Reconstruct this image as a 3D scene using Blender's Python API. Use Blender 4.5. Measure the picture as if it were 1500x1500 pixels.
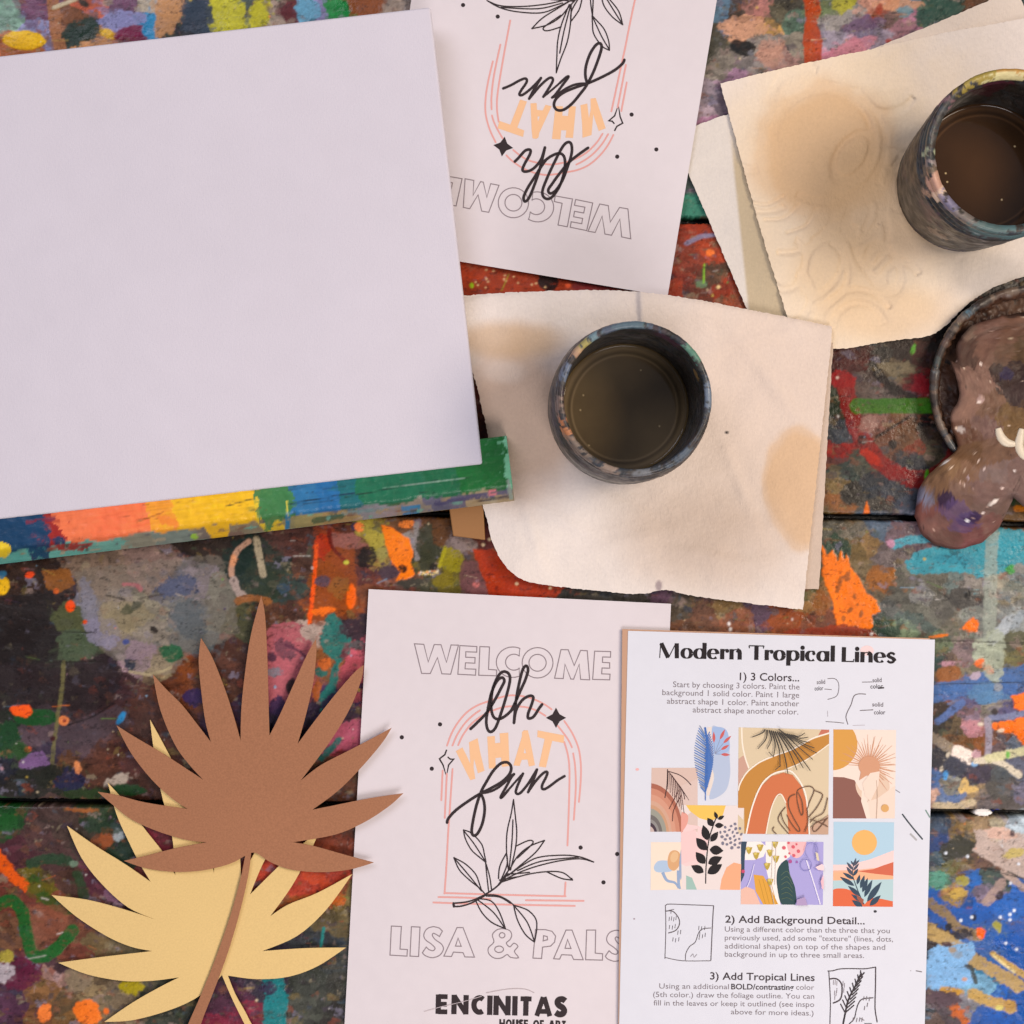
import bpy, math, random
import numpy as np
from mathutils import Vector, Matrix
from mathutils.geometry import tessellate_polygon

# ------------------------------------------------------------------ scene, camera, light
for o in list(bpy.data.objects):
    bpy.data.objects.remove(o)
scene = bpy.context.scene
COL = scene.collection
S = 0.49 / 1500.0          # metres per photograph pixel on the table top
H = 0.72                   # camera height above the table top

cam = bpy.data.cameras.new('camera')
camo = bpy.data.objects.new('camera', cam)
COL.objects.link(camo)
camo.location = (0, 0, H)
camo.rotation_euler = (0, 0, 0)
cam.sensor_width = 36
cam.sensor_height = 36
cam.sensor_fit = 'AUTO'
cam.angle = 2 * math.atan(0.245 / H)
cam.clip_start = 0.01
cam.clip_end = 50
scene.camera = camo

world = bpy.data.worlds.new('World')
scene.world = world
world.use_nodes = True
bg = world.node_tree.nodes['Background']
bg.inputs['Color'].default_value = (0.83, 0.80, 0.93, 1)
bg.inputs['Strength'].default_value = 0.22


def area(name, loc, target, size, energy, color):
    l = bpy.data.lights.new(name, 'AREA')
    l.shape = 'DISK'
    l.size = size
    l.energy = energy
    l.color = color
    o = bpy.data.objects.new(name, l)
    COL.objects.link(o)
    o.location = loc
    d = Vector(target) - Vector(loc)
    o.rotation_euler = d.to_track_quat('-Z', 'Y').to_euler()
    return o


area('warm_key_lamp', (1.0, 0.22, 1.2), (0.08, 0.0, 0), 0.7, 14.0, (1.0, 0.84, 0.68))
area('cool_window_lamp', (-0.75, 1.0, 1.3), (-0.05, 0.05, 0), 1.0, 11.0, (0.89, 0.87, 1.0))
area('pink_room_lamp', (0.30, -0.85, 0.95), (0.06, -0.16, 0), 0.7, 7.2, (1.0, 0.92, 0.935))

scene.view_settings.view_transform = 'Standard'
scene.view_settings.look = 'None'
scene.view_settings.gamma = 1
scene.view_settings.exposure = 0.05
scene.view_settings.use_curve_mapping = False


# ------------------------------------------------------------------ helpers
def W(px, py, z=0.0):
    k = S * (H - z) / H
    return ((px - 750) * k, (750 - py) * k, z)


def lin(hexs):
    if not isinstance(hexs, str):
        return tuple(hexs)
    h = hexs.lstrip('#')
    if len(h) == 3:
        h = ''.join(c * 2 for c in h)
    out = []
    for i in (0, 2, 4):
        c = int(h[i:i + 2], 16) / 255
        out.append(c / 12.92 if c <= 0.04045 else ((c + 0.055) / 1.055) ** 2.4)
    return tuple(out)


def _hash(ix, iy, seed):
    n = (ix.astype(np.int64) * 374761393 + iy.astype(np.int64) * 668265263 + seed * 1442695041) & 0xffffffff
    n = ((n ^ (n >> 13)) * 1274126177) & 0xffffffff
    n = ((n ^ (n >> 15)) * 2246822519) & 0xffffffff
    n = n ^ (n >> 16)
    return (n & 0xffffff).astype(np.float32) / np.float32(0xffffff)


def vnoise(x, y, seed=0):
    xi = np.floor(x); yi = np.floor(y)
    fx = (x - xi).astype(np.float32); fy = (y - yi).astype(np.float32)
    fx = fx * fx * (3 - 2 * fx); fy = fy * fy * (3 - 2 * fy)
    a = _hash(xi, yi, seed); b = _hash(xi + 1, yi, seed)
    c = _hash(xi, yi + 1, seed); d = _hash(xi + 1, yi + 1, seed)
    return ((a + (b - a) * fx) * (1 - fy) + (c + (d - c) * fx) * fy) * 2 - 1


def fbm(x, y, seed=0, octv=3, gain=0.5):
    s = 0; a = 1.0; t = 0
    for i in range(octv):
        s = s + a * vnoise(x * 2 ** i + 17.3 * i, y * 2 ** i - 9.1 * i, seed + i * 7)
        t += a; a *= gain
    return s / t


def cells(x, y, seed):
    """nearest jittered cell: hash value and (second - first) distance"""
    xi = np.floor(x); yi = np.floor(y)
    best = np.full(x.shape, 9e9, np.float32); sec = best.copy(); hv = np.zeros(x.shape, np.float32)
    for dx in (-1, 0, 1):
        for dy in (-1, 0, 1):
            cx = xi + dx; cy = yi + dy
            jx = cx + _hash(cx, cy, seed); jy = cy + _hash(cx, cy, seed + 5)
            d = ((x - jx) ** 2 + (y - jy) ** 2).astype(np.float32)
            less = d < best
            sec = np.where(less, best, np.minimum(sec, d))
            hv = np.where(less, _hash(cx, cy, seed + 11), hv)
            best = np.where(less, d, best)
    return hv, np.sqrt(sec) - np.sqrt(best)


def smooth(pts, n=6, closed=False):
    P = [np.array(p, float) for p in pts]
    if len(P) < 3:
        return [tuple(p) for p in P]
    out = []
    N = len(P)
    rng = range(N if closed else N - 1)
    for i in rng:
        if closed:
            p0, p1, p2, p3 = P[i - 1], P[i], P[(i + 1) % N], P[(i + 2) % N]
        else:
            p0 = P[max(i - 1, 0)]; p1 = P[i]; p2 = P[i + 1]; p3 = P[min(i + 2, N - 1)]
        for k in range(n):
            t = k / n
            out.append(tuple(0.5 * ((2 * p1) + (-p0 + p2) * t + (2 * p0 - 5 * p1 + 4 * p2 - p3) * t * t
                                    + (-p0 + 3 * p1 - 3 * p2 + p3) * t ** 3)))
    if not closed:
        out.append(tuple(P[-1]))
    return out


def seg_dist(X, Y, pts):
    """distance to a polyline and parameter (0..1) along it"""
    best = np.full(X.shape, 1e9, np.float32); tt = np.zeros(X.shape, np.float32)
    n = len(pts) - 1
    for i in range(n):
        (x0, y0), (x1, y1) = pts[i], pts[i + 1]
        dx, dy = x1 - x0, y1 - y0
        L2 = dx * dx + dy * dy + 1e-9
        t = np.clip(((X - x0) * dx + (Y - y0) * dy) / L2, 0, 1)
        d = np.hypot(X - x0 - t * dx, Y - y0 - t * dy)
        less = d < best
        best = np.where(less, d, best); tt = np.where(less, (i + t) / n, tt)
    return best, tt


def poly_sd(X, Y, pts):
    pts2 = list(pts) + [pts[0]]
    d, _ = seg_dist(X, Y, pts2)
    ins = np.zeros(X.shape, bool)
    n = len(pts)
    for i in range(n):
        x0, y0 = pts[i]; x1, y1 = pts[(i + 1) % n]
        if y0 == y1:
            continue
        c = ((y0 > Y) != (y1 > Y)) & (X < (x1 - x0) * (Y - y0) / (y1 - y0) + x0)
        ins ^= c
    return np.where(ins, -d, d)


class Paint:
    """lays paint on a set of points given in photograph pixels"""
    def __init__(s, X, Y):
        s.X = X.astype(np.float32); s.Y = Y.astype(np.float32)
        s.C = np.zeros((len(X), 3), np.float32)
        s.Hh = np.zeros(len(X), np.float32)
        s.n1 = fbm(s.X / 9, s.Y / 9, 91, 3, 0.6)
        s.n2 = fbm(s.X / 3.2, s.Y / 3.2, 92, 2, 0.6)
        s.n3 = fbm(s.X / 26, s.Y / 12, 93, 3, 0.6)
        s.n4 = fbm(s.X / 15, s.Y / 5, 94, 4, 0.62)
        s.dry = 0.6
        s.k = 0

    def nearest(s, pts, amp, sc, seed):
        wx = s.X + amp * fbm(s.X / sc, s.Y / sc, seed, 4, 0.6)
        wy = s.Y + amp * 0.8 * fbm(s.X / sc, s.Y / sc, seed + 50, 4, 0.6)
        best = np.full(len(wx), 1e12, np.float32); idx = np.zeros(len(wx), np.int32)
        for i, p in enumerate(pts):
            d = (wx - p[0]) ** 2 + 1.5 * (wy - p[1]) ** 2
            less = d < best
            best = np.where(less, d, best); idx[less] = i
        cols = np.array([lin(p[2]) for p in pts], np.float32)
        return cols[idx]

    def _apply(s, ix, m, col, h, var=0.16):
        s.k += 1
        c = np.array(lin(col), np.float32)
        v = 1 + var * s.n3[ix] + 0.5 * var * s.n2[ix]
        cc = c[None, :] * v[:, None]
        # dry-brush breaks in the stroke, different for every stroke
        r = np.roll(s.n4, 7919 * s.k)[ix] * 0.5 + s.n4[ix] * 0.5 + 0.35 * s.n2[ix]
        m = m * (1 - (s.dry if np.max(h) < 0.3 else 0.12) * np.clip((r - 0.16) * 3.2, 0, 1))
        m = m[:, None]
        s.C[ix] = s.C[ix] * (1 - m) + cc * m
        s.Hh[ix] += m[:, 0] * h

    def _ix(s, x0, y0, x1, y1):
        return np.nonzero((s.X > x0) & (s.X < x1) & (s.Y > y0) & (s.Y < y1))[0]

    def blob(s, cx, cy, rx, ry, ang, col, rough=0.3, op=0.95, h=0.12, soft=1.2):
        R = max(rx, ry) * (1 + rough) + 4
        ix = s._ix(cx - R, cy - R, cx + R, cy + R)
        if not len(ix):
            return
        x = s.X[ix] - cx; y = s.Y[ix] - cy
        a = math.radians(ang)
        u = x * math.cos(a) + y * math.sin(a); v = -x * math.sin(a) + y * math.cos(a)
        r = np.hypot(u / rx, v / ry)
        mr = min(rx, ry)
        off = 37.0 * (s.k % 11)
        nn = fbm((s.X[ix] + off) / (mr * 0.9 + 2), (s.Y[ix] - off) / (mr * 0.9 + 2), 300, 3, 0.6)
        sd = (r - 1 + rough * nn) * mr + 0.35 * rough * mr * s.n2[ix]
        m = np.clip(0.5 - sd / soft, 0, 1) * op
        s._apply(ix, m, col, h * np.clip(1.4 - r * r, 0.3, 1.4) if True else h)

    def line(s, pts, w, col, rough=0.25, op=0.95, h=0.1, w1=None, soft=1.2, sm=True):
        if sm and len(pts) > 2:
            pts = smooth(pts, 5)
        w1 = w if w1 is None else w1
        R = max(w, w1) * 0.5 * (1 + rough) + 5
        xs = [p[0] for p in pts]; ys = [p[1] for p in pts]
        ix = s._ix(min(xs) - R, min(ys) - R, max(xs) + R, max(ys) + R)
        if not len(ix):
            return
        d, t = seg_dist(s.X[ix], s.Y[ix], pts)
        hw = 0.5 * (w + (w1 - w) * t)
        sd = d - hw * (1 + rough * s.n1[ix] + 0.5 * rough * s.n2[ix])
        m = np.clip(0.5 - sd / soft, 0, 1) * op
        s._apply(ix, m, col, h)

    def poly(s, pts, col, rough=4, op=0.95, h=0.1, soft=1.2):
        xs = [p[0] for p in pts]; ys = [p[1] for p in pts]
        R = rough + 4
        ix = s._ix(min(xs) - R, min(ys) - R, max(xs) + R, max(ys) + R)
        if not len(ix):
            return
        sd = poly_sd(s.X[ix], s.Y[ix], pts) + rough * s.n1[ix] + 0.4 * rough * s.n2[ix]
        m = np.clip(0.5 - sd / soft, 0, 1) * op
        s._apply(ix, m, col, h)


# ------------------------------------------------------------------ materials
def mat(name, color=None, rough=0.6, attr=False, bump=None, spec=0.5, coat=0.0, rvar=None, sheen=0.0, cvar=()):
    m = bpy.data.materials.new(name)
    m.use_nodes = True
    nt = m.node_tree
    b = nt.nodes['Principled BSDF']
    b.inputs['Roughness'].default_value = rough
    b.inputs['Specular IOR Level'].default_value = spec
    if coat:
        b.inputs['Coat Weight'].default_value = coat
        b.inputs['Coat Roughness'].default_value = 0.12
    if attr:
        a = nt.nodes.new('ShaderNodeVertexColor')
        a.layer_name = 'Col'
        nt.links.new(a.outputs['Color'], b.inputs['Base Color'])
    elif color is not None:
        b.inputs['Base Color'].default_value = (*lin(color), 1)
    tc = nt.nodes.new('ShaderNodeTexCoord')
    for sc, amt in cvar:
        n = nt.nodes.new('ShaderNodeTexNoise')
        n.inputs['Scale'].default_value = sc
        n.inputs['Detail'].default_value = 3
        r = nt.nodes.new('ShaderNodeMapRange')
        r.inputs['From Min'].default_value = 0.3
        r.inputs['From Max'].default_value = 0.7
        r.inputs['To Min'].default_value = 1 - amt
        r.inputs['To Max'].default_value = 1 + amt
        hs = nt.nodes.new('ShaderNodeHueSaturation')
        nt.links.new(tc.outputs['Object'], n.inputs['Vector'])
        nt.links.new(n.outputs['Fac'], r.inputs['Value'])
        nt.links.new(r.outputs['Result'], hs.inputs['Value'])
        bc = b.inputs['Base Color']
        if bc.is_linked:
            nt.links.new(bc.links[0].from_socket, hs.inputs['Color'])
        else:
            hs.inputs['Color'].default_value = bc.default_value
        nt.links.new(hs.outputs['Color'], bc)
    if rvar:
        n = nt.nodes.new('ShaderNodeTexNoise')
        n.inputs['Scale'].default_value = rvar[0]
        n.inputs['Detail'].default_value = 4
        r = nt.nodes.new('ShaderNodeMapRange')
        r.inputs['From Min'].default_value = 0.35
        r.inputs['From Max'].default_value = 0.65
        r.inputs['To Min'].default_value = rvar[1]
        r.inputs['To Max'].default_value = rvar[2]
        nt.links.new(tc.outputs['Object'], n.inputs['Vector'])
        nt.links.new(n.outputs['Fac'], r.inputs['Value'])
        nt.links.new(r.outputs['Result'], b.inputs['Roughness'])
    if bump:
        prev = None
        for sc, dist, stretch in bump:
            mp = nt.nodes.new('ShaderNodeMapping')
            mp.inputs['Scale'].default_value = stretch
            n = nt.nodes.new('ShaderNodeTexNoise')
            n.inputs['Scale'].default_value = sc
            n.inputs['Detail'].default_value = 3
            bp = nt.nodes.new('ShaderNodeBump')
            bp.inputs['Strength'].default_value = 1.0
            bp.inputs['Distance'].default_value = dist
            nt.links.new(tc.outputs['Object'], mp.inputs['Vector'])
            nt.links.new(mp.outputs['Vector'], n.inputs['Vector'])
            nt.links.new(n.outputs['Fac'], bp.inputs['Height'])
            if prev is not None:
                nt.links.new(prev.outputs['Normal'], bp.inputs['Normal'])
            prev = bp
        nt.links.new(prev.outputs['Normal'], b.inputs['Normal'])
    return m


def np_mesh(name, co, quads, material, cols=None, tris=None, smooth_shade=True, parent=None, loc=None):
    me = bpy.data.meshes.new(name)
    if loc is not None:
        co = np.asarray(co, float) - np.array(loc)[None, :]
    nq = len(quads) if quads is not None else 0
    ntri = len(tris) if tris is not None else 0
    me.vertices.add(len(co))
    me.vertices.foreach_set('co', np.ascontiguousarray(co, np.float32).ravel())
    loops = []
    if nq:
        loops.append(np.asarray(quads, np.int32).ravel())
    if ntri:
        loops.append(np.asarray(tris, np.int32).ravel())
    lp = np.concatenate(loops)
    me.loops.add(len(lp))
    me.loops.foreach_set('vertex_index', lp)
    me.polygons.add(nq + ntri)
    st = np.concatenate([np.arange(nq) * 4, nq * 4 + np.arange(ntri) * 3]).astype(np.int32)
    me.polygons.foreach_set('loop_start', st)
    me.update(calc_edges=True)
    me.validate()
    if cols is not None:
        at = me.color_attributes.new('Col', 'FLOAT_COLOR', 'POINT')
        c4 = np.ones((len(co), 4), np.float32)
        c4[:, :3] = np.clip(cols, 0.0, 0.92)
        at.data.foreach_set('color', c4.ravel())
    me.polygons.foreach_set('use_smooth', np.full(len(me.polygons), bool(smooth_shade)))
    me.materials.append(material)
    o = bpy.data.objects.new(name, me)
    COL.objects.link(o)
    if loc is not None:
        o.location = loc
    if parent is not None:
        o.parent = parent
        o.matrix_parent_inverse = Matrix.Translation(-parent.location)
    return o


def tag(o, label, cat, group=None, kind=None):
    if label: o['label'] = label
    if cat: o['category'] = cat
    if group: o['group'] = group
    if kind: o['kind'] = kind
    return o


def empty(name, loc=(0, 0, 0)):
    o = bpy.data.objects.new(name, None)
    o.empty_display_size = 0.02
    COL.objects.link(o)
    o.location = loc
    return o


def grid_quads(nu, nv, off=0):
    i, j = np.meshgrid(np.arange(nu - 1), np.arange(nv - 1), indexing='ij')
    a = (i * nv + j).ravel() + off
    return np.stack([a, a + nv, a + nv + 1, a + 1], 1)

# ------------------------------------------------------------------ the paint-covered table top
CP = """
10,25,7d9c8c 55,15,6a4860 55,40,8c8fb4 75,35,9a6a4a 110,25,6b4630 120,45,1c3328 130,5,b0604a 185,10,6b4a62 180,27,8a8cb8 218,35,3f8ab8
190,47,6d1c40 140,60,b98a62 245,20,b98d66 218,8,b0a898 285,25,2e3c4c 258,42,1e2026 335,20,c4c254 360,15,55615f 378,20,c0bd50 405,18,a5968a
422,15,5d2b30 448,15,6fa3bf 465,15,8581a8 493,10,2f8548 535,8,8a5335 580,8,9c8f84 20,65,a8643c
690,400,a5452f 740,410,a5452f 790,418,9a402c 870,418,7a2a2a 930,428,6f2f26
1060,10,5c7486 1085,8,4b4038 1110,8,a8766e 1140,15,5a5546 1150,5,3f3c34 1090,40,bf947a 1120,40,b8935f 1155,28,55695a 1055,40,4a463c
1060,90,80796f 1120,58,8a827a 1132,75,b28a78 1150,90,a08078 1100,95,87807c 1085,110,94768a 1035,140,857a80 1030,160,a39298 1030,182,a0788e 1045,150,6a5f68 1045,75,4c4a40 1165,70,7a7468
1215,10,6e7a5a 1235,8,a9a54e 1225,30,9a9590 1245,20,8d8a86 1240,40,6a5c68 1260,35,705a72 1275,5,c49684 1315,8,c9987a 1325,12,6f8a93 1290,12,8a4a3a 1310,20,6a5450 1225,60,99919c 1250,70,c2848f 1230,78,b97d8c 1290,55,8e8490 1270,55,8f869c 1340,30,a6788a 1380,15,2f4a40 1360,28,4a6458 1405,5,25352c 1420,8,5a3c28 1330,45,a07880 1490,0,1f3a38
1010,270,4a5550 1012,300,3f7a66 1010,340,8a3a2a 1040,365,93402c 1010,385,7b3a2c 1040,400,5a4030 1060,425,8c3a28 1020,430,6b3a2c 1000,420,6f2f26 1070,445,8b4a34
1235,525,4a2622 1260,515,50302a 1290,525,3c3a34 1320,515,352c26 1305,540,6a604c 1355,520,41261f 1270,570,5a504a 1290,572,68605c 1355,565,6a2426 1225,595,2e3a2a 1225,630,40464c 1275,620,8c6a60 1300,640,6f5040 1330,640,70543f 1345,655,7a4030 1365,660,55503f 1335,675,3f4246 1380,610,15120f 1385,560,241c18 1370,640,3a3028 1375,520,2a2420
1222,660,8c2a22 1240,690,3d4a44 1260,680,54584c 1230,710,7a6a4a 1225,735,8a6040 1245,720,3c3a34 1280,710,33383c 1310,720,3a4048 1330,735,454f5e 1290,740,4c4a44 1350,720,4a4a50 1215,748,6a5a3c 1490,735,3a4a30 1485,755,6a4f30 1470,745,5a4030
1220,770,5a584e 1250,785,7a7466 1290,770,5a6a7a 1320,775,6a5a60 1230,800,3a4a3c 1250,800,6c5a3a 1270,795,8a704c 1300,815,6a605e 1490,838,707878 1465,800,4a96a2
1260,840,6a5c44 1290,850,8a5a34 1280,872,5c5140 1330,850,66655a 1350,870,7c7c78 1370,850,5c5a50 1400,850,6a7672 1420,850,75706a 1410,870,4a4844 1440,860,8a857c 1460,850,a09a88 1480,860,6f7268 1475,880,7a7a74
1040,900,6a4a3a 1080,905,8a5a44 1110,895,5f4a5a 1060,890,7f6848 1150,900,8a4a2c 1190,890,8a6a48 1170,880,5f5a3c 1200,905,6f4534 1010,915,6b4a36 1000,885,4a4034
1300,925,3a4a3c 1320,930,7a8a70 1340,910,56625c 1300,890,5a5c58 1320,870,55544c 1350,900,6a6a60 1380,890,63615a 1400,920,6a665a 1490,905,8a8f8c 1440,910,7c7f78
1375,948,5c6650 1395,965,6a5c50 1410,960,7c6c6c 1370,975,2f4340 1390,985,8a5a38 1420,985,77705f 1485,960,6f6c48 1490,975,5f5a40 1480,945,5c5c48 1455,960,a8b09c
1390,1015,4a6a9a 1430,1005,4a6a9a 1480,995,466496 1450,1015,5b7fa0 1420,1025,55506e 1380,1032,3f332c 1425,1038,7a6a76 1460,1035,8a8478 1475,1040,4d4a66
1385,1060,2c2822 1402,1065,5a4c38 1420,1065,b4858a 1410,1085,6a4a30 1435,1085,7a4c2c 1465,1080,6a4838 1480,1090,5c6470 1460,1098,5a4a4c
1372,1110,34343a 1400,1122,3a3c46 1430,1135,3e3844 1470,1135,555a5c 1490,1125,5c6070 1372,1140,5a77a8 1395,1155,7f7f76 1370,1165,c0a090 1380,1168,66748c 1405,1170,3f5480 1420,1168,a8906c 1400,1182,c4b494 1430,1177,8f7f70 1460,1160,585550 1480,1155,5e5a58 1495,1160,706c7c 1450,1178,6a6260 1480,1182,5a5450
1372,1215,3c4a5c 1372,1235,2c3f6a 1368,1260,4a5c66 1400,1213,8a7048 1420,1205,7a6a4a 1440,1205,9a8468 1470,1206,b0a890 1490,1210,c4d4dc 1400,1245,38382e 1435,1262,5f4a40 1410,1275,6f5840 1385,1270,6a6848 1375,1290,5a8a78 1425,1290,2f62a8 1395,1310,9a8050 1450,1290,3f4c48 1445,1312,7a6f80
1370,1315,2a5ca8 1420,1330,24559f 1450,1340,24559f 1485,1330,3a66b0 1480,1370,24559f 1390,1358,2b2830 1365,1375,2c2424 1460,1360,7a8050 1450,1380,7a8a88 1475,1372,6a7a50 1490,1362,7a6450 1400,1400,8ab8e0 1380,1430,8ab8e0 1440,1440,7aa8c4 1450,1425,3f7a9c 1485,1460,24559f 1380,1470,57454a 1405,1485,b8663c 1390,1492,50454a 1420,1480,8a8a90 1368,1495,6a5850 1362,1480,3a3a3c 1450,1495,2456a8 1490,1400,24559f
30,900,2c221f 60,930,251f1e 90,880,2c2422 20,860,33241c 20,1010,241f1e 120,1000,2c2424 150,985,33282a 105,910,4a5236 110,945,4a5440 125,930,565c40
150,850,7c6a5c 125,890,7c7a84 150,920,8a8698 180,905,8f8468 230,845,857068 250,860,4f566c 270,895,555f66 290,930,525a5c 220,895,8f8a76 200,965,a08890 190,950,8a8080 230,975,9a8a6c 300,850,78707c 320,860,6a6c62 215,930,8c8478 325,900,66685f 165,880,857a70
270,990,6a3c24 250,1010,5c3422 300,1000,5a3828 210,1020,4c3028 200,1060,452e28 240,1070,4c3028 180,1010,402a2c 120,1095,544448 10,1080,1d3a22 20,1100,2c4a2a 50,1085,54464c 70,1107,3a3040 15,1120,22242e 60,1132,262820 30,1150,2c2a26 135,1165,2a3a1e 110,1115,5c4030 150,1110,54362c 140,1140,4a3026 90,1122,6a4c30 200,1110,4a2c28 215,1160,3f2820
10,1200,234a26 60,1195,4a3a36 50,1230,4c3634 100,1220,463832 140,1210,2a3a26 155,1230,7a4a34 175,1245,2a3528 125,1225,3a342c 30,1245,4a2a30 80,1260,463230 55,1300,5c5424 140,1290,55303a 190,1335,3a2426 20,1370,6a4c3a 60,1350,7a5040 80,1335,7c4c3a 120,1360,6a4434 100,1400,6f4236 140,1375,6a5a40 170,1385,6f634c 195,1392,66604c 60,1455,7a5a3c 85,1430,9a7a70 90,1418,4a3438 115,1430,8a7a66 135,1450,857458 60,1492,6a4a34 150,1430,5a4c3a 175,1460,7a6c58 85,1475,5c4c38 100,1495,7a5c3c 20,1470,4a3040 35,1430,5a2438 240,1470,3c3f36 270,1465,35382f 30,1310,6a3a30 100,1290,4a342c 130,1340,5a3430 225,1280,5a2c2c 240,1240,6a2c36
310,810,2c221c 345,830,1e2c26 400,825,2a2f28 390,860,2e3a2c 430,800,4a302a 450,830,4c362c 345,905,4a4a34 390,905,5a3c2c 430,890,4c3228 420,865,34403a 340,960,4c3026 345,990,472c24 320,1010,503428 345,1050,3a2838 440,1060,2c2234
480,850,7c4a2c 495,810,8c4630 520,800,5a3428 535,840,5a3430 470,890,8a4c2c 510,880,7a4228 430,960,a86066 420,1000,a05a64 455,925,b09c90 520,920,3c2e34 515,975,b05a60 535,950,ac5a64 530,1000,9c5058 490,1035,3c2c4a 470,1050,33263c 510,1070,a8566a 500,1052,3a2c38 530,1095,8a3a3c 480,970,96603c
500,1150,5a3a2c 510,1200,5c3a2e 490,1240,7a4030 470,1290,a8483a 480,1320,a05a38 500,1330,7a6a44 490,1350,5a5038 480,1390,34383a 500,1400,3c403e 450,1440,3c3f38 470,1470,43463e 490,1480,2c2a26 395,1440,3a3440 330,1470,4c2c3c 340,1490,7a3040 280,1450,33362c 500,1450,3a3a34 430,1480,484a42
545,790,a59a50 560,815,907c48 610,790,8a8480 570,835,4a3a40 625,800,3a3c2a 645,770,5c3c24 650,850,6a602c 640,840,5a5028 670,795,8a7a74 690,825,5c4438 690,848,6a4444 720,830,a8401f 760,855,a8401f 840,865,33302c 880,870,3c3a36 930,872,3a3630 975,868,5a4452 600,858,5c4038 620,855,4a4a38 560,852,6a3c30 720,790,5a2c28 700,775,5c3024 735,790,6a3030 708,630,6a3028 545,870,7a4a34 600,770,6a4a34
""".split()
CP = [(float(a), float(b), c) for a, b, c in (t.split(',') for t in CP)]


def gap_y(px):
    return [(322 + 0.004 * (px - 1020), 4.2),
            (np.interp(px, [0, 1230, 1340, 1490, 2000], [748, 757, 759.5, 768, 775]), 4.3),
            (1175.5 + 0.0112 * px, 4.4),
            (-118 + 0.005 * px, 4.2), (1604 + 0.01 * px, 4.2)]


def axis(a, b, fine, lo, hi, coarse):
    mid = np.arange(a, b, fine)
    left = np.arange(lo, a, coarse); right = np.arange(b, hi + 1, coarse)
    return np.concatenate([left, mid, right])


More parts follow.
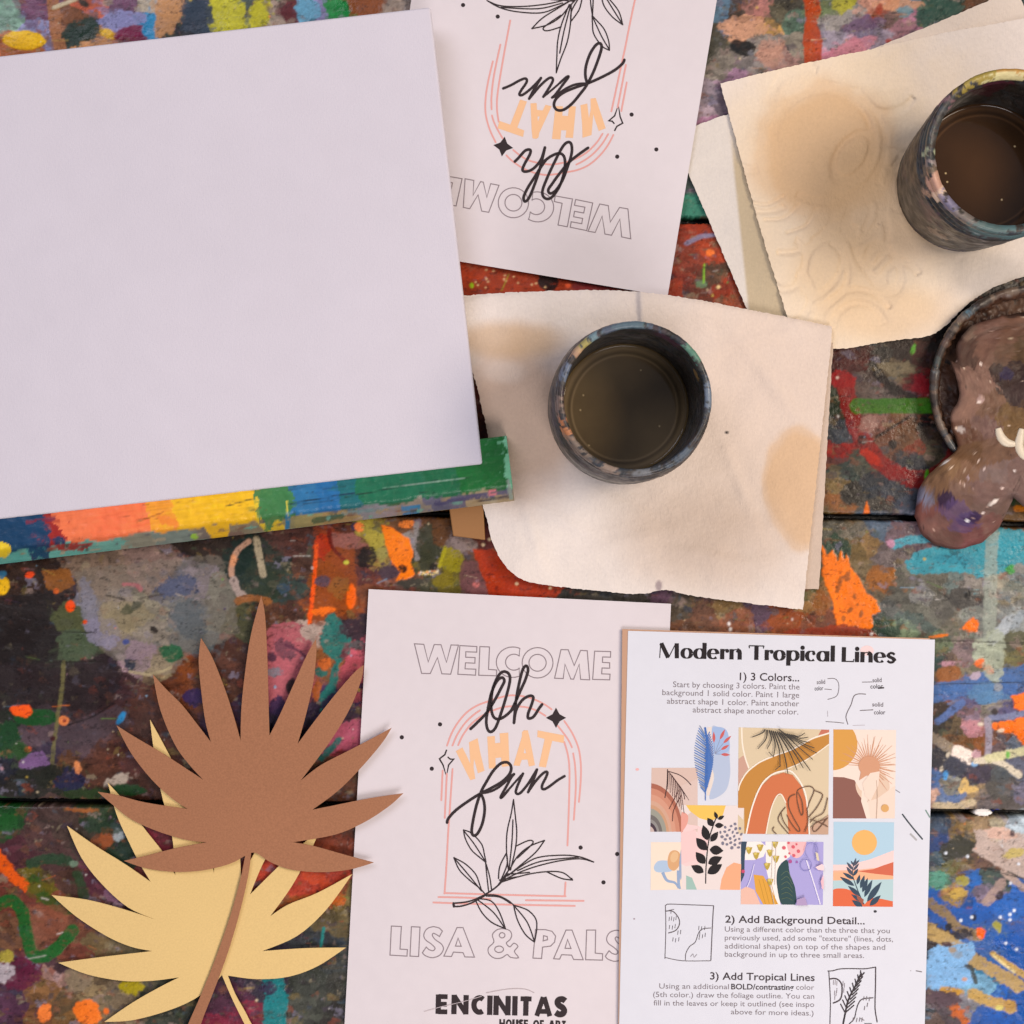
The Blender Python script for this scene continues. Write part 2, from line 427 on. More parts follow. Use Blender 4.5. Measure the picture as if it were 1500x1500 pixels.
def table_paint(P):
    X, Y = P.X, P.Y
    c1 = P.nearest(CP, 17, 30, 3)
    c2 = P.nearest(CP, 42, 46, 23)
    m = np.clip((fbm(X / 24, Y / 15, 33, 3) - 0.12) * 6, 0, 1)[:, None] * 0.55
    C = c1 * (1 - m) + c2 * m
    c3 = P.nearest(CP, 26, 18, 43)
    m3 = np.clip((fbm(X / 11, Y / 6, 37, 3) + 0.05) * 2.2, 0, 1)[:, None] * 0.6
    C = C * (1 - m3) + c3 * m3
    # brushy dabs: two sizes of warped cells
    wx = X + 7 * P.n1; wy = Y + 6 * P.n1
    hv, ed = cells(wx / 17, wy / 10, 5)
    C *= (0.72 + 0.6 * hv)[:, None]
    pal = np.array([lin(h) for h in ('8a8698', '6a4a3a', '4a5440', '7a6a44', '50606a', '8a5a44', 'a08c84', '3a3034',
                                     '2e3c4c', '8a4a3a', '9a9078', '453a48')], np.float32)
    hv2, _ = cells((X + 9 * P.n1) / 13, (Y + 7 * P.n1) / 9, 77)
    pick = pal[(hv2 * 997).astype(int) % len(pal)]
    k = ((hv2 * 31) % 1 < 0.17).astype(np.float32) * np.clip((P.n1 + 0.35) * 3, 0, 1) * 0.5
    C = C * (1 - k[:, None]) + pick * k[:, None]
    hv3, _ = cells((X + 4 * P.n2) / 6.5, (Y + 3 * P.n2) / 4.5, 41)
    C *= (0.86 + 0.28 * hv3)[:, None]
    pick3 = pal[(hv3 * 7919).astype(int) % len(pal)]
    k3 = (((hv3 * 57) % 1) < 0.10).astype(np.float32) * np.clip(P.n2 + 0.5, 0, 1) * 0.5
    C = C * (1 - k3[:, None]) + pick3 * k3[:, None]
    # scuffs: thin dry-brush streaks that let a neighbouring colour through
    sc = np.clip((fbm(X / 34 + 0.3 * P.n1, Y / 3.0, 63, 3) - 0.34) * 5, 0, 1) * np.clip((P.n3 + 0.1) * 3, 0, 1)
    C = C * (1 - 0.45 * sc[:, None]) + np.roll(c2, 37, axis=0) * (0.45 * sc)[:, None]
    C = C * 0.94
    darker = np.clip(1.6 - np.hypot((X - 1310) / 130, (Y - 625) / 130), 0, 1)   # darker and browner around the middle right
    C = C * (1 - 0.32 * darker[:, None] * np.array([0.8, 1.0, 1.1], np.float32))
    st = fbm(X / 30, Y / 2.4, 61, 2)
    C *= (1 + 0.12 * st + 0.14 * P.n3)[:, None]
    lum = C.mean(1, keepdims=True)
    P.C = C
    P.Hh = 0.25 * hv + 0.12 * hv3 + 0.18 * P.n1 + 0.06 * P.n2 + 0.05 * st

    B = P.blob; L = P.line; G = P.poly
    # --- top left strip
    L([(76, -10), (80, 30), (88, 72)], 18, 'a06f4e', 0.2)
    B(120, 45, 27, 17, -10, '1c3328', 0.45); B(35, 58, 30, 14, 3, 'f0c416', 0.12, h=0.5)
    B(158, 49, 12, 7, 20, 'd9b32a', 0.3); B(190, 47, 24, 9, -12, '6d1c40', 0.3); B(221, 36, 13, 18, 20, '3f8ab8', 0.25)
    B(178, 28, 32, 12, -6, '8689b4', 0.35); L([(78, 11), (98, 3), (122, -6)], 6, 'c8bda0', 0.15, h=0.4); B(122, 4, 9, 5, 30, '2c2a22', 0.3)
    G([(228, -5), (268, -5), (268, 14), (252, 48), (226, 56)], 'b98d66', 5)
    B(287, 22, 26, 22, 0, '2e3c4c', 0.5); B(335, 18, 24, 22, 10, 'c4c254', 0.5); B(378, 20, 13, 17, 0, 'c0bd50', 0.5)
    B(493, 10, 16, 12, 0, '2f8548', 0.3); B(452, 14, 20, 14, 0, '6fa3bf', 0.3); B(422, 16, 12, 8, 20, '5d2b30', 0.6)
    G([(508, -5), (560, -5), (560, 16), (512, 20)], '8a5335', 3)
    # --- rust strip between print and towel
    G([(660, 380), (1000, 410), (1000, 470), (660, 440)], 'a0442e', 5, 0.7)
    B(804, 412, 15, 14, 0, '14100f', 0.4); B(832, 418, 5, 3, 0, 'f07050', 0.3); B(870, 420, 32, 10, 8, '7a2a2c', 0.4)
    for i in range(16):
        q = random.Random(i); B(684 + 120 * q.random(), 392 + 30 * q.random(), 1.6, 1.3, 0, 'f0d0a0', 0.2)
    B(691, 418, 3, 4, 0, '9ac040', 0.2); L([(735, 425), (745, 402)], 1.5, '9a9a40', 0.1)
    # --- top right
    B(1089, 70, 20, 11, 12, '0a0d10', 0.3, h=0.5); B(1100, 77, 5, 4, 0, '6a6a70', 0.3)  # small grey spot is gloss painted on the black blob
    B(1095, 40, 38, 13, 4, 'c0957c', 0.5, 0.8); B(1128, 76, 20, 22, 60, 'b28c7c', 0.5, 0.75)
    G([(1178, -10), (1201, -10), (1203, 18), (1197, 30), (1205, 60), (1203, 95), (1180, 95), (1177, 60), (1181, 30)], 'a8482c', 2.5)
    B(1255, 66, 34, 11, -20, 'c0858f', 0.5, 0.8); B(1303, 60, 5, 4, 0, 'a04030', 0.4); B(1262, 36, 30, 9, -12, '6c5870', 0.5, 0.8)
    B(1378, 17, 34, 14, -16, '2f4a40', 0.5); B(1313, 5, 34, 9, 0, 'c9987a', 0.4, 0.8); B(1326, 13, 11, 5, 0, '6f8a93', 0.4)
    B(1289, 12, 5, 8, 0, '9a4a3a', 0.4); B(1235, 6, 18, 9, 0, 'a9a54e', 0.4, 0.85); B(1228, 29, 16, 8, 0, '9c9792', 0.5)
    # --- right of the print, rust patch
    L([(1006, 356), (1028, 346), (1048, 344)], 6, '857f96', 0.5); B(1041, 370, 6, 5, 0, 'e07a4a', 0.5); B(1028, 415, 10, 6, 0, '6a8062', 0.4)
    L([(1032, 387), (1031, 414)], 2.6, '86b84a', 0.1); B(1053, 420, 3, 3, 0, 'f0d8a0', 0.3); B(1012, 302, 18, 14, 0, '3f7a66', 0.5, 0.8)
    # --- right middle
    G([(1274, 538), (1300, 552), (1345, 580), (1340, 590), (1305, 578), (1285, 556)], '1a1411', 5)
    G([(1282, 532), (1330, 528), (1340, 545), (1310, 552)], '6a604c', 5); B(1232, 555, 22, 14, 10, '8c1e1c', 0.4); B(1355, 565, 18, 14, 0, '7a2026', 0.6)
    L([(1236, 556), (1246, 600), (1262, 640), (1284, 672), (1312, 692), (1346, 702), (1384, 690), (1402, 662)], 25, '7c201e', 0.25, 0.85)
    B(1275, 668, 18, 8, 45, 'b03a2c', 0.5, 0.7)
    L([(1256, 595), (1372, 594)], 22, '37691f', 0.12, 0.88); B(1272, 620, 15, 13, 0, '8f6e64', 0.5)
    L([(1284, 640), (1335, 609)], 4, '2a201b', 0.4); B(1308, 651, 7, 7, 0, '151110', 0.3); B(1263, 644, 8, 6, 0, '30201c', 0.4)
    B(1338, 512, 3, 8, 15, '5f9a3f', 0.3); G([(1266, 752), (1270, 735), (1275, 752)], 'e87a35', 1.5); B(1358, 697, 3, 9, 5, '5aa83c', 0.2, h=.3)
    G([(1374, 500), (1396, 498), (1404, 560), (1400, 640), (1382, 640), (1374, 560)], '241c18', 9, 0.4); B(1495, 745, 9, 5, 0, 'e08a40', 0.4)
    B(1382, 593, 2.4, 2, 0, 'f4f0ec', 0.2); B(1227, 553, 2, 2, 0, 'e0c8b8', 0.2)
    # --- teal band and orange splash
    G([(1325, 822), (1350, 805), (1385, 798), (1440, 783), (1510, 776), (1510, 826), (1470, 838), (1440, 846), (1400, 836), (1365, 842), (1335, 838)], '4492a0', 6)
    B(1400, 818, 30, 10, 0, '3a8494', 0.5); L([(1311, 799), (1332, 792), (1362, 788)], 13, '5598a6', 0.35); B(1305, 797, 6, 7, 0, 'c090a4', 0.3)
    L([(1454, 772), (1452, 850), (1450, 935)], 19, '98a094', 0.25, 0.7); B(1481, 834, 9, 8, 0, '4f9a50', 0.4); B(1494, 832, 9, 8, 0, '8a8a84', 0.4)
    G([(1203, 798), (1212, 813), (1220, 806), (1228, 822), (1232, 804), (1238, 822), (1240, 806), (1246, 830), (1262, 850), (1268, 868), (1285, 880),
       (1290, 896), (1276, 901), (1280, 918), (1272, 924), (1225, 918), (1221, 885), (1206, 845)], 'f5843c', 2.2, 0.98, 0.35)
    for a, b, r in ((1232, 850, 4), (1242, 845, 5), (1228, 862, 4), (1252, 874, 3), (1246, 893, 3.5), (1262, 900, 3), (1236, 905, 3), (1256, 888, 2)):
        B(a, b, r, r * 1.7, 20, '9a5a34', 0.6)
    G([(1130, 934), (1160, 922), (1205, 918), (1240, 915), (1275, 922), (1295, 940)], '8c3822', 4); B(1160, 905, 22, 8, -20, '8a4a2c', 0.5)
    B(1205, 885, 14, 20, 0, '8f5a34', 0.7, 0.7); B(1420, 918, 13, 9, -20, 'f07a3a', 0.7); L([(1362, 934), (1388, 930)], 4, 'e07a3a', 0.5)
    B(1468, 922, 9, 30, 40, 'aeb6ba', 0.3, 0.85); B(1492, 908, 6, 16, 30, '9aa4aa', 0.4, .8); B(1418, 871, 5, 3, -30, '0d0d0d', 0.4)
    B(1330, 928, 18, 6, 0, '7f9074', 0.5); B(1303, 925, 14, 8, 0, '33473a', 0.5); B(1294, 845, 20, 8, -10, '8f5c32', 0.6, .8)
    for a, b in ((1068, 914), (1070, 922), (1277, 929)):
        B(a, b, 2.4, 2.8, 0, 'f6f2ee', 0.2, h=0.4)
    # --- right lower plank, blue sweep
    L([(1362, 1018), (1405, 1008), (1450, 996), (1510, 986)], 27, '4a6a9c', 0.3, 0.93); B(1446, 1015, 24, 15, 0, '5b80a4', 0.4, 0.8)
    B(1462, 1007, 6, 6, 0, '8a9098', 0.3); L([(1374, 1057), (1392, 1044), (1410, 1029)], 11, '5a70a0', 0.4)
    B(1390, 972, 14, 4, -5, 'b88e98', 0.5); B(1392, 987, 17, 12, 0, '8a5a38', 0.4); B(1437, 972, 8, 7, 0, 'f07a48', 0.4); B(1449, 981, 6, 9, -40, 'f07a48', 0.4)
    L([(1458, 935), (1456, 985)], 28, 'a8b09c', 0.35, 0.8); B(1430, 990, 9, 6, -20, 'b4a4b0', 0.3)
    G([(1482, 1020), (1510, 1012), (1510, 1040), (1486, 1040)], 'f27c38', 3, h=.3); L([(1452, 1051), (1475, 1050), (1510, 1042)], 9, '787e9a', 0.35)
    G([(1452, 1062), (1488, 1052), (1510, 1050), (1510, 1108), (1490, 1078), (1472, 1072), (1456, 1070)], 'ee7a36', 4, 0.95, 0.3)
    B(1458, 1043, 5, 5, 0, '332c2c', 0.3); L([(1447, 1055), (1449, 1080), (1448, 1112)], 10, '9a94a0', 0.25); B(1467, 1070, 5, 3, -20, 'e0d0b8', 0.3)
    B(1424, 1065, 12, 8, 20, 'b8868c', 0.5); B(1437, 1061, 4, 3, 0, 'e0d4c0', 0.3)
    L([(1362, 1078), (1380, 1088), (1396, 1100)], 15, '8c8070', 0.3)
    G([(1398, 1091), (1410, 1094), (1426, 1103), (1423, 1122), (1410, 1118), (1394, 1106)], 'f2e4d8', 2.5, 0.97, 0.35); B(1428, 1119, 5, 4, 0, '8ab4dc', 0.3)
    B(1432, 1106, 7, 8, 0, 'bf9ca2', 0.3); L([(1430, 1115), (1455, 1114), (1475, 1122), (1494, 1137)], 9, 'ddd3bd', 0.3, h=.3); L([(1450, 1111), (1475, 1106), (1510, 1098)], 13, 'd0cca4', 0.35)
    B(1477, 1106, 3, 5, 0, '6fae58', 0.3); L([(1390, 1104), (1384, 1116), (1379, 1128)], 5, 'd4cab6', 0.3)
    B(1372, 1112, 13, 15, 0, '302f36', 0.35); B(1400, 1122, 18, 12, 20, '3a3c48', 0.4); B(1385, 1136, 4, 7, 0, '5aa0dc', 0.3)
    G([(1403, 1158), (1408, 1146), (1414, 1140), (1420, 1150), (1436, 1156), (1425, 1162), (1408, 1165)], 'ddbd80', 3); L([(1376, 1152), (1386, 1168), (1400, 1172), (1414, 1164)], 7, '5f7296', 0.4)
    L([(1372, 1180), (1400, 1182), (1425, 1176)], 10, 'c8b89a', 0.5)
    # --- right bottom plank
    G([(1360, 1292), (1385, 1322), (1412, 1332), (1450, 1322), (1510, 1300), (1510, 1510), (1410, 1510), (1436, 1474), (1478, 1480), (1488, 1446), (1440, 1418), (1400, 1366), (1360, 1350)], '24549e', 6, 0.88)
    B(1480, 1330, 24, 20, 0, '3566b0', 0.5, 0.7); B(1425, 1290, 12, 9, 0, '2f62a8', 0.5); B(1427, 1345, 5, 5, 0, '141c30', 0.3); B(1480, 1380, 22, 14, 0, '2656a4', 0.5)
    G([(1428, 1217), (1470, 1214), (1510, 1226), (1510, 1294), (1486, 1280), (1465, 1272), (1450, 1262), (1424, 1246), (1432, 1232)], 'bfaea4', 3); B(1468, 1222, 24, 9, 8, 'd8b8a8', 0.4)
    B(1487, 1250, 16, 7, -10, 'c0b072', 0.5); B(1484, 1221, 4, 5, 0, '3a2c38', 0.3); L([(1438, 1272), (1470, 1276), (1510, 1292)], 1.8, '16120f', 0.3)
    B(1400, 1245, 20, 17, 0, '37372e', 0.5); L([(1470, 1278), (1484, 1288), (1500, 1302)], 9, 'b8a498', 0.3); L([(1468, 1294), (1456, 1310), (1446, 1322)], 14, 'a08c84', 0.4)
    B(1375, 1290, 13, 14, 0, '5a8f7c', 0.5); B(1411, 1291, 10, 8, 0, 'a09850', 0.4); B(1404, 1308, 13, 8, -10, 'b89c58', 0.5); B(1465, 1312, 6, 8, 30, '241a22', 0.4)
    L([(1360, 1322), (1384, 1338), (1405, 1360), (1432, 1372)], 15, '8a7654', 0.45)
    L([(1360, 1362), (1398, 1384), (1430, 1408), (1460, 1424), (1492, 1444)], 21, 'b49a68', 0.4); L([(1455, 1398), (1478, 1414), (1505, 1432)], 9, 'caa966', 0.4, h=.3)
    L([(1456, 1400), (1470, 1412), (1486, 1424)], 4, 'e8d8a0', 0.4)
    G([(1360, 1396), (1376, 1384), (1400, 1386), (1424, 1378), (1430, 1398), (1418, 1414), (1428, 1440), (1408, 1448), (1376, 1450), (1355, 1447)], '8ab8e2', 4, 0.95)
    B(1402, 1398, 10, 6, 40, '8a949c', 0.6, .7); B(1395, 1392, 6, 4, 0, 'a0907c', 0.5); B(1414, 1435, 4, 3, 0, 'c89a80', 0.3); B(1420, 1417, 7, 4, 20, '3a3c3a', 0.4); L([(1424, 1420), (1430, 1440)], 6, '3a4240', 0.4)
    B(1390, 1358, 6, 6, 0, '17161c', 0.3); B(1410, 1368, 15, 8, -10, '26232c', 0.5); B(1387, 1384, 8, 4, 10, '3c2230', 0.3); B(1437, 1367, 7, 8, 0, 'f07040', 0.3, h=.3); B(1462, 1358, 8, 6, 60, 'a09c4c', 0.5)
    B(1395, 1452, 17, 6, 12, 'c99a4a', 0.4); L([(1424, 1456), (1448, 1466), (1482, 1476)], 16, 'bf9f60', 0.5); B(1480, 1473, 9, 8, 0, 'b08c54', 0.3); B(1464, 1477, 6, 4, 0, 'd4cc80', 0.4); B(1404, 1485, 10, 6, -15, 'c0683c', 0.5)
    B(1380, 1466, 34, 12, 0, '54434a', 0.5)
    for a, b in ((1480, 1340), (1486, 1334), (1480, 1348), (1466, 1344), (1424, 1344), (1408, 1349), (1386, 1250), (1418, 1255), (1490, 1391), (1481, 1294), (1474, 1382), (1493, 1266)):
        B(a, b, 2.3, 2.3, 0, 'e8f0f8', 0.15, h=0.3)
    # --- left, below the ledge
    G([(-10, 872), (40, 870), (82, 866), (74, 900), (70, 915), (84, 928), (88, 950), (80, 968), (60, 974), (-10, 972)], '201b1a', 4, 0.85)
    G([(-10, 975), (80, 968), (150, 966), (182, 984), (166, 1028), (105, 1058), (-10, 1060)], '281f20', 5, 0.75)
    B(100, 905, 24, 20, 0, '4e5238', 0.5); B(112, 945, 26, 20, 10, '4a5642', 0.5); G([(60, 836), (100, 832), (110, 856), (86, 868), (66, 860)], '8a5a34', 3)
    G([(108, 838), (150, 830), (230, 820), (318, 812), (333, 826), (342, 872), (350, 925), (330, 938), (298, 950), (266, 966), (256, 984), (222, 989), (190, 980), (166, 966), (146, 950), (130, 922), (118, 882)], '7e776c', 4, 0.5)
    B(130, 885, 14, 40, -18, '787884', 0.5, 0.7); B(152, 925, 26, 22, 40, '8a8698', 0.5, 0.75); B(180, 905, 34, 24, 0, '8f8468', 0.6, 0.6); L([(180, 856), (198, 857), (206, 864)], 6, 'a8686c', 0.5, .8)
    B(255, 862, 30, 16, -12, '4a5168', 0.6, .85); B(280, 905, 22, 34, 0, '545c60', 0.6, .7); B(250, 958, 17, 13, 10, '24583a', 0.35); B(225, 923, 6, 6, 0, '2a2522', 0.5); B(184, 940, 5, 4, 0, '46528a', 0.3)
    B(191, 972, 8, 11, 20, '28313e', 0.5); B(205, 955, 22, 14, 0, '98848e', 0.6, .7); B(187, 894, 9, 7, 0, '565642', 0.6); B(200, 886, 8, 5, -40, '565648', 0.5); L([(155, 872), (182, 878)], 3, '38302a', 0.8, .8); L([(208, 876), (240, 870)], 3, '38302a', 0.8, .8)
    L([(190, 984), (222, 988), (250, 978)], 5, 'b0a484', 0.5, .8)
    B(2, 858, 12, 13, 0, 'f0c01a', 0.2, h=.4); B(2, 842, 7, 6, 0, '3a7090', 0.4); B(43, 842, 7, 5, -20, 'ee5a2c', 0.3); B(102, 888, 7, 8, 0, 'f8602c', 0.2, h=.3); B(82, 866, 4, 4, 0, 'd87044', 0.3); B(124, 911, 3, 3, 0, 'e05a30', 0.3)
    B(285, 1020, 18, 13, 0, '33264c', 0.6); L([(96, 1082), (130, 1070), (172, 1052)], 34, '463b40', 0.25, 0.8); L([(100, 1062), (135, 1050), (166, 1030)], 3, '161213', 0.3, .8)
    B(52, 1051, 33, 13, 2, '1f4c26', 0.2); B(31, 1042, 17, 10, 4, 'ff6c3a', 0.3, h=.45); B(93, 1056, 7, 7, 0, 'e08a5c', 0.2); B(94, 1056, 3, 3, 0, '8a4030', 0.2); B(40, 1098, 5, 5, 0, 'e87048', 0.2)
    B(50, 1116, 23, 12, -12, '7c6088', 0.35); B(10, 1082, 18, 24, 0, '1d3f24', 0.5, .8); B(30, 1098, 14, 12, 30, '2f4d2a', 0.5, .8); L([(93, 970), (90, 1010), (84, 1052), (79, 1085), (75, 1124)], 5, '716c48', 0.8, .85)
    B(77, 1082, 4, 4, 0, '3c1418', 0.2); B(101, 1144, 21, 17, 0, '23243f', 0.4); B(113, 1125, 5, 10, -15, 'e89a6c', 0.4); B(172, 1143, 19, 7, -18, 'b2a698', 0.5); B(186, 1158, 26, 8, 3, '1e3f22', 0.3); B(135, 1165, 16, 8, 0, '2a3c1e', 0.4)
    B(60, 1132, 40, 9, -8, '22241e', 0.5); B(177, 1052, 5, 10, 32, '3e86b8', 0.2, h=.3)
    # --- left, lowest plank
    B(10, 1205, 16, 14, 0, '245028', 0.4); B(120, 1187, 24, 3, 2, 'a0623c', 0.7, .8); B(155, 1228, 11, 14, 0, '8a5034', 0.5); B(173, 1222, 10, 9, 0, '9aa4a6', 0.45); B(170, 1210, 8, 5, 0, '54606a', .4)
    G([(-10, 1238), (8, 1256), (24, 1280), (44, 1296), (36, 1306), (16, 1292), (-10, 1268)], 'e0662e', 4, 0.95, .25); B(150, 1212, 30, 10, 5, '27392a', 0.5, .8); B(178, 1250, 16, 16, 0, '24352a', 0.5, .8)
    L([(44, 1266), (70, 1258), (98, 1262)], 15, '26422c', 0.4, .85); B(108, 1265, 7, 5, 0, '6f8470', 0.4); L([(114, 1282), (122, 1312)], 15, '2a4229', 0.4, .8); L([(48, 1290), (62, 1312), (98, 1334)], 17, '2c4c1e', 0.4, .85); B(52, 1302, 13, 8, 20, '605826', 0.5, .8)
    L([(-5, 1326), (16, 1320), (32, 1336), (38, 1366), (46, 1396), (62, 1402), (82, 1390), (106, 1364)], 19, '1f5c2a', 0.18, 0.95, .25)
    B(166, 1312, 15, 13, 0, '7a5a6c', 0.6); B(172, 1326, 8, 4, 0, '8a7480', 0.5); B(80, 1345, 24, 20, 0, '80503f', 0.6, .6); B(8, 1402, 11, 10, 0, 'a89c50', 0.4); B(6, 1426, 17, 15, 30, 'b6aeb2', 0.4)
    B(36, 1432, 26, 17, -30, '5c2238', 0.5, .9); B(64, 1484, 11, 13, 0, 'f08a54', 0.4); B(128, 1483, 19, 18, 0, 'f7864c', 0.25, h=.4); B(155, 1482, 5, 5, 0, 'e87a48', 0.3); B(84, 1430, 6, 8, 0, 'b09490', .5); B(192, 1446, 19, 10, -6, 'ab9d36', 0.5)
    B(112, 1435, 22, 20, 0, '8a7b66', 0.6, .75); B(88, 1418, 10, 7, 0, '3c2c30', 0.5)
    # --- middle left, behind the leaf tips
    B(355, 828, 26, 34, 0, '1b2a24', 0.4, .9); B(395, 850, 36, 30, 0, '2b3529', 0.6, .75); L([(364, 793), (348, 806), (339, 828), (339, 842)], 8, 'c09a84', 0.2, h=.35); B(341, 822, 5, 10, 8, 'd89a74', 0.3)
    L([(342, 850), (348, 866), (356, 874)], 12, 'a89890', 0.35, h=.3); L([(375, 790), (380, 818), (385, 842)], 10, 'a79c84', 0.12, h=.5); L([(348, 880), (372, 876), (392, 881)], 11, '8f5e3a', 0.4)
    B(415, 862, 11, 7, 0, '34485a', 0.5, .8)
    G([(463, 788), (492, 784), (520, 800), (522, 888), (498, 902), (470, 912), (452, 916), (456, 880), (460, 840)], '8f4c2a', 5, .8)
    B(472, 800, 13, 18, 0, 'ac3e22', 0.5); L([(463, 798), (460, 850), (453, 914)], 6, 'f4682c', 0.6); B(514, 874, 7, 18, 3, 'f47432', 0.2, h=.3); B(472, 895, 17, 6, -15, 'ee7a3a', 0.6); B(495, 862, 16, 14, 0, '8a5c34', 0.6, .8)
    G([(480, 778), (520, 782), (540, 800), (520, 804), (486, 800)], '92625a', 3); L([(482, 776), (486, 800), (505, 822)], 6, '6a241a', 0.4); B(472, 852, 12, 8, 0, '53434e', 0.3); B(537, 815, 15, 16, 0, '1d1715', 0.5); B(520, 770, 6, 8, 20, '34304a', .4); B(527, 772, 8, 7, 40, 'f08a58', .4)
    B(507, 824, 4, 3, 0, 'c8c860', 0.2); B(457, 832, 2.2, 2.2, 0, 'c8b0a8', .2)
    G([(388, 925), (402, 915), (430, 911), (452, 922), (458, 950), (452, 1000), (425, 1030), (396, 1044)], 'aa6268', 4)
    B(418, 952, 20, 12, 25, '66444e', 0.6, .85); L([(418, 945), (436, 953), (447, 962)], 4, '5c3444', 0.3); B(398, 962, 7, 8, 0, '4a3040', 0.3); B(402, 985, 11, 7, 0, '7c7880', 0.6); B(426, 1006, 7, 12, 10, '1c1518', 0.2); B(408, 1035, 12, 16, 20, '38294a', 0.5)
    B(455, 926, 13, 12, 0, 'b4a296', 0.6)
    G([(476, 904), (490, 897), (500, 914), (514, 932), (511, 956), (496, 978), (494, 1002), (488, 1030), (470, 1042), (466, 1022), (482, 1002), (490, 968), (472, 956), (470, 930)], '2d7068', 4, .95, .25)
    B(470, 985, 9, 8, 0, '2d6a62', 0.5); B(530, 945, 20, 7, 0, '34504e', 0.6, .8); B(475, 972, 10, 9, 0, 'c86e40', 0.5); B(464, 1012, 6, 16, 10, 'b46840', 0.5); B(517, 922, 20, 17, 0, '3a2c33', 0.4); B(518, 980, 20, 17, 20, 'b65c64', 0.5); B(505, 956, 5, 12, 20, '6a3a40', .4)
    B(498, 1022, 32, 10, -24, '392947', 0.5); B(512, 1076, 27, 24, 0, 'aa5a6c', 0.4, .9); B(508, 1052, 22, 7, -10, '382c36', 0.6); L([(496, 1084), (482, 1100), (470, 1112)], 9, '2d6a66', 0.4); B(535, 1092, 9, 20, 20, '8a3838', .3)
    L([(452, 1280), (474, 1292), (482, 1312)], 22, 'c0543c', 0.6, .85); B(492, 1318, 14, 10, 0, 'b86438', 0.5); L([(400, 1440), (404, 1470), (400, 1520)], 34, '2f7f82', 0.25, .9); B(392, 1446, 14, 10, 0, '3a3248', 0.5); L([(474, 1360), (468, 1400)], 4, '2f7f7a', .4)
    # --- centre strip
    G([(558, 768), (576, 774), (600, 790), (606, 810), (601, 824), (607, 842), (596, 849), (578, 852), (586, 838), (574, 826), (566, 800)], 'f58744', 2, .97, .35); B(596, 768, 11, 6, -10, 'f08e54', 0.3)
    B(546, 788, 18, 10, 40, 'a89c52', 0.5); B(560, 812, 9, 10, 0, '9a9258', 0.4); L([(610, 768), (611, 818)], 8, '8d8886', 0.3); B(626, 800, 17, 34, 0, '383a2b', 0.4, .9); B(646, 775, 13, 26, 5, '5e3e24', 0.5, .9)
    B(662, 820, 17, 23, -10, '8f8632', 0.5); L([(652, 802), (644, 830)], 5, 'a8a03c', 0.5); B(650, 850, 16, 12, 0, '7c702e', 0.5); B(590, 833, 7, 6, 0, '14110f', 0.3); B(568, 836, 16, 12, 0, '493a42', 0.4); B(600, 854, 20, 7, 0, '3a3830', 0.5)
    B(672, 797, 16, 7, 30, '8c7e7a', 0.6); B(692, 842, 20, 20, 0, '6a4646', 0.4, .85); B(697, 857, 5, 4, 0, 'b86e6a', 0.3); B(635, 830, 6, 5, 0, '1a1612', 0.3)
    G([(692, 805), (722, 806), (740, 812), (748, 834), (772, 850), (830, 859), (815, 875), (716, 872), (706, 842)], 'a63e1e', 2.5, .95); B(722, 785, 14, 18, 20, '63302a', 0.4, .8)
    for i in range(34):
        q = random.Random(50 + i); B(612 + 30 * q.random(), 836 + 6 * q.random(), 1.3, 1.2, 0, ('f0d890', 'e09060', 'f8f0e0')[i % 3], 0.2)
    for a, b in ((708, 798), (717, 790), (757, 855), (806, 861), (670, 754)):
        B(a, b, 2.3, 2.2, 0, 'f0d8b0', 0.3)
    # --- dust of small splatters everywhere
    q = random.Random(7)
    pal2 = ('e8e4dc', 'd8c8a8', 'f08a50', '2a2422', '1a1615', 'c8a0a8', '8ab0c8', '6a8a4a', 'c8b060', '4a3a58', 'f4f0e8', '3a2c28')
    for i in range(1000):
        r = 0.6 + 1.7 * q.random() ** 3
        B(q.uniform(-60, 1560), q.uniform(-60, 1560), r, r * q.uniform(0.7, 1.2), q.uniform(0, 180), pal2[q.randrange(12)], 0.3, q.uniform(0.5, 0.95), 0.15)
    for i in range(330):
        x = q.uniform(-60, 1560); y = q.uniform(-60, 1560); a = q.uniform(-0.5, 0.5); l = q.uniform(6, 26)
        L([(x, y), (x + l * math.cos(a), y + l * math.sin(a))], q.uniform(0.6, 1.9), pal2[q.randrange(12)], 0.6, q.uniform(0.3, 0.7), 0.05)
    # fine cracks in the boards
    for pts in ([(1362, 938), (1430, 940), (1510, 944)], [(1362, 1003), (1510, 999)], [(80, 925), (140, 927)], [(70, 971), (150, 969)], [(1440, 1272), (1500, 1288)]):
        L(pts, 1.5, '17130f', 0.4, 0.85, -0.3)
    # white daub bridging the plank gap comes later, in the gap colouring


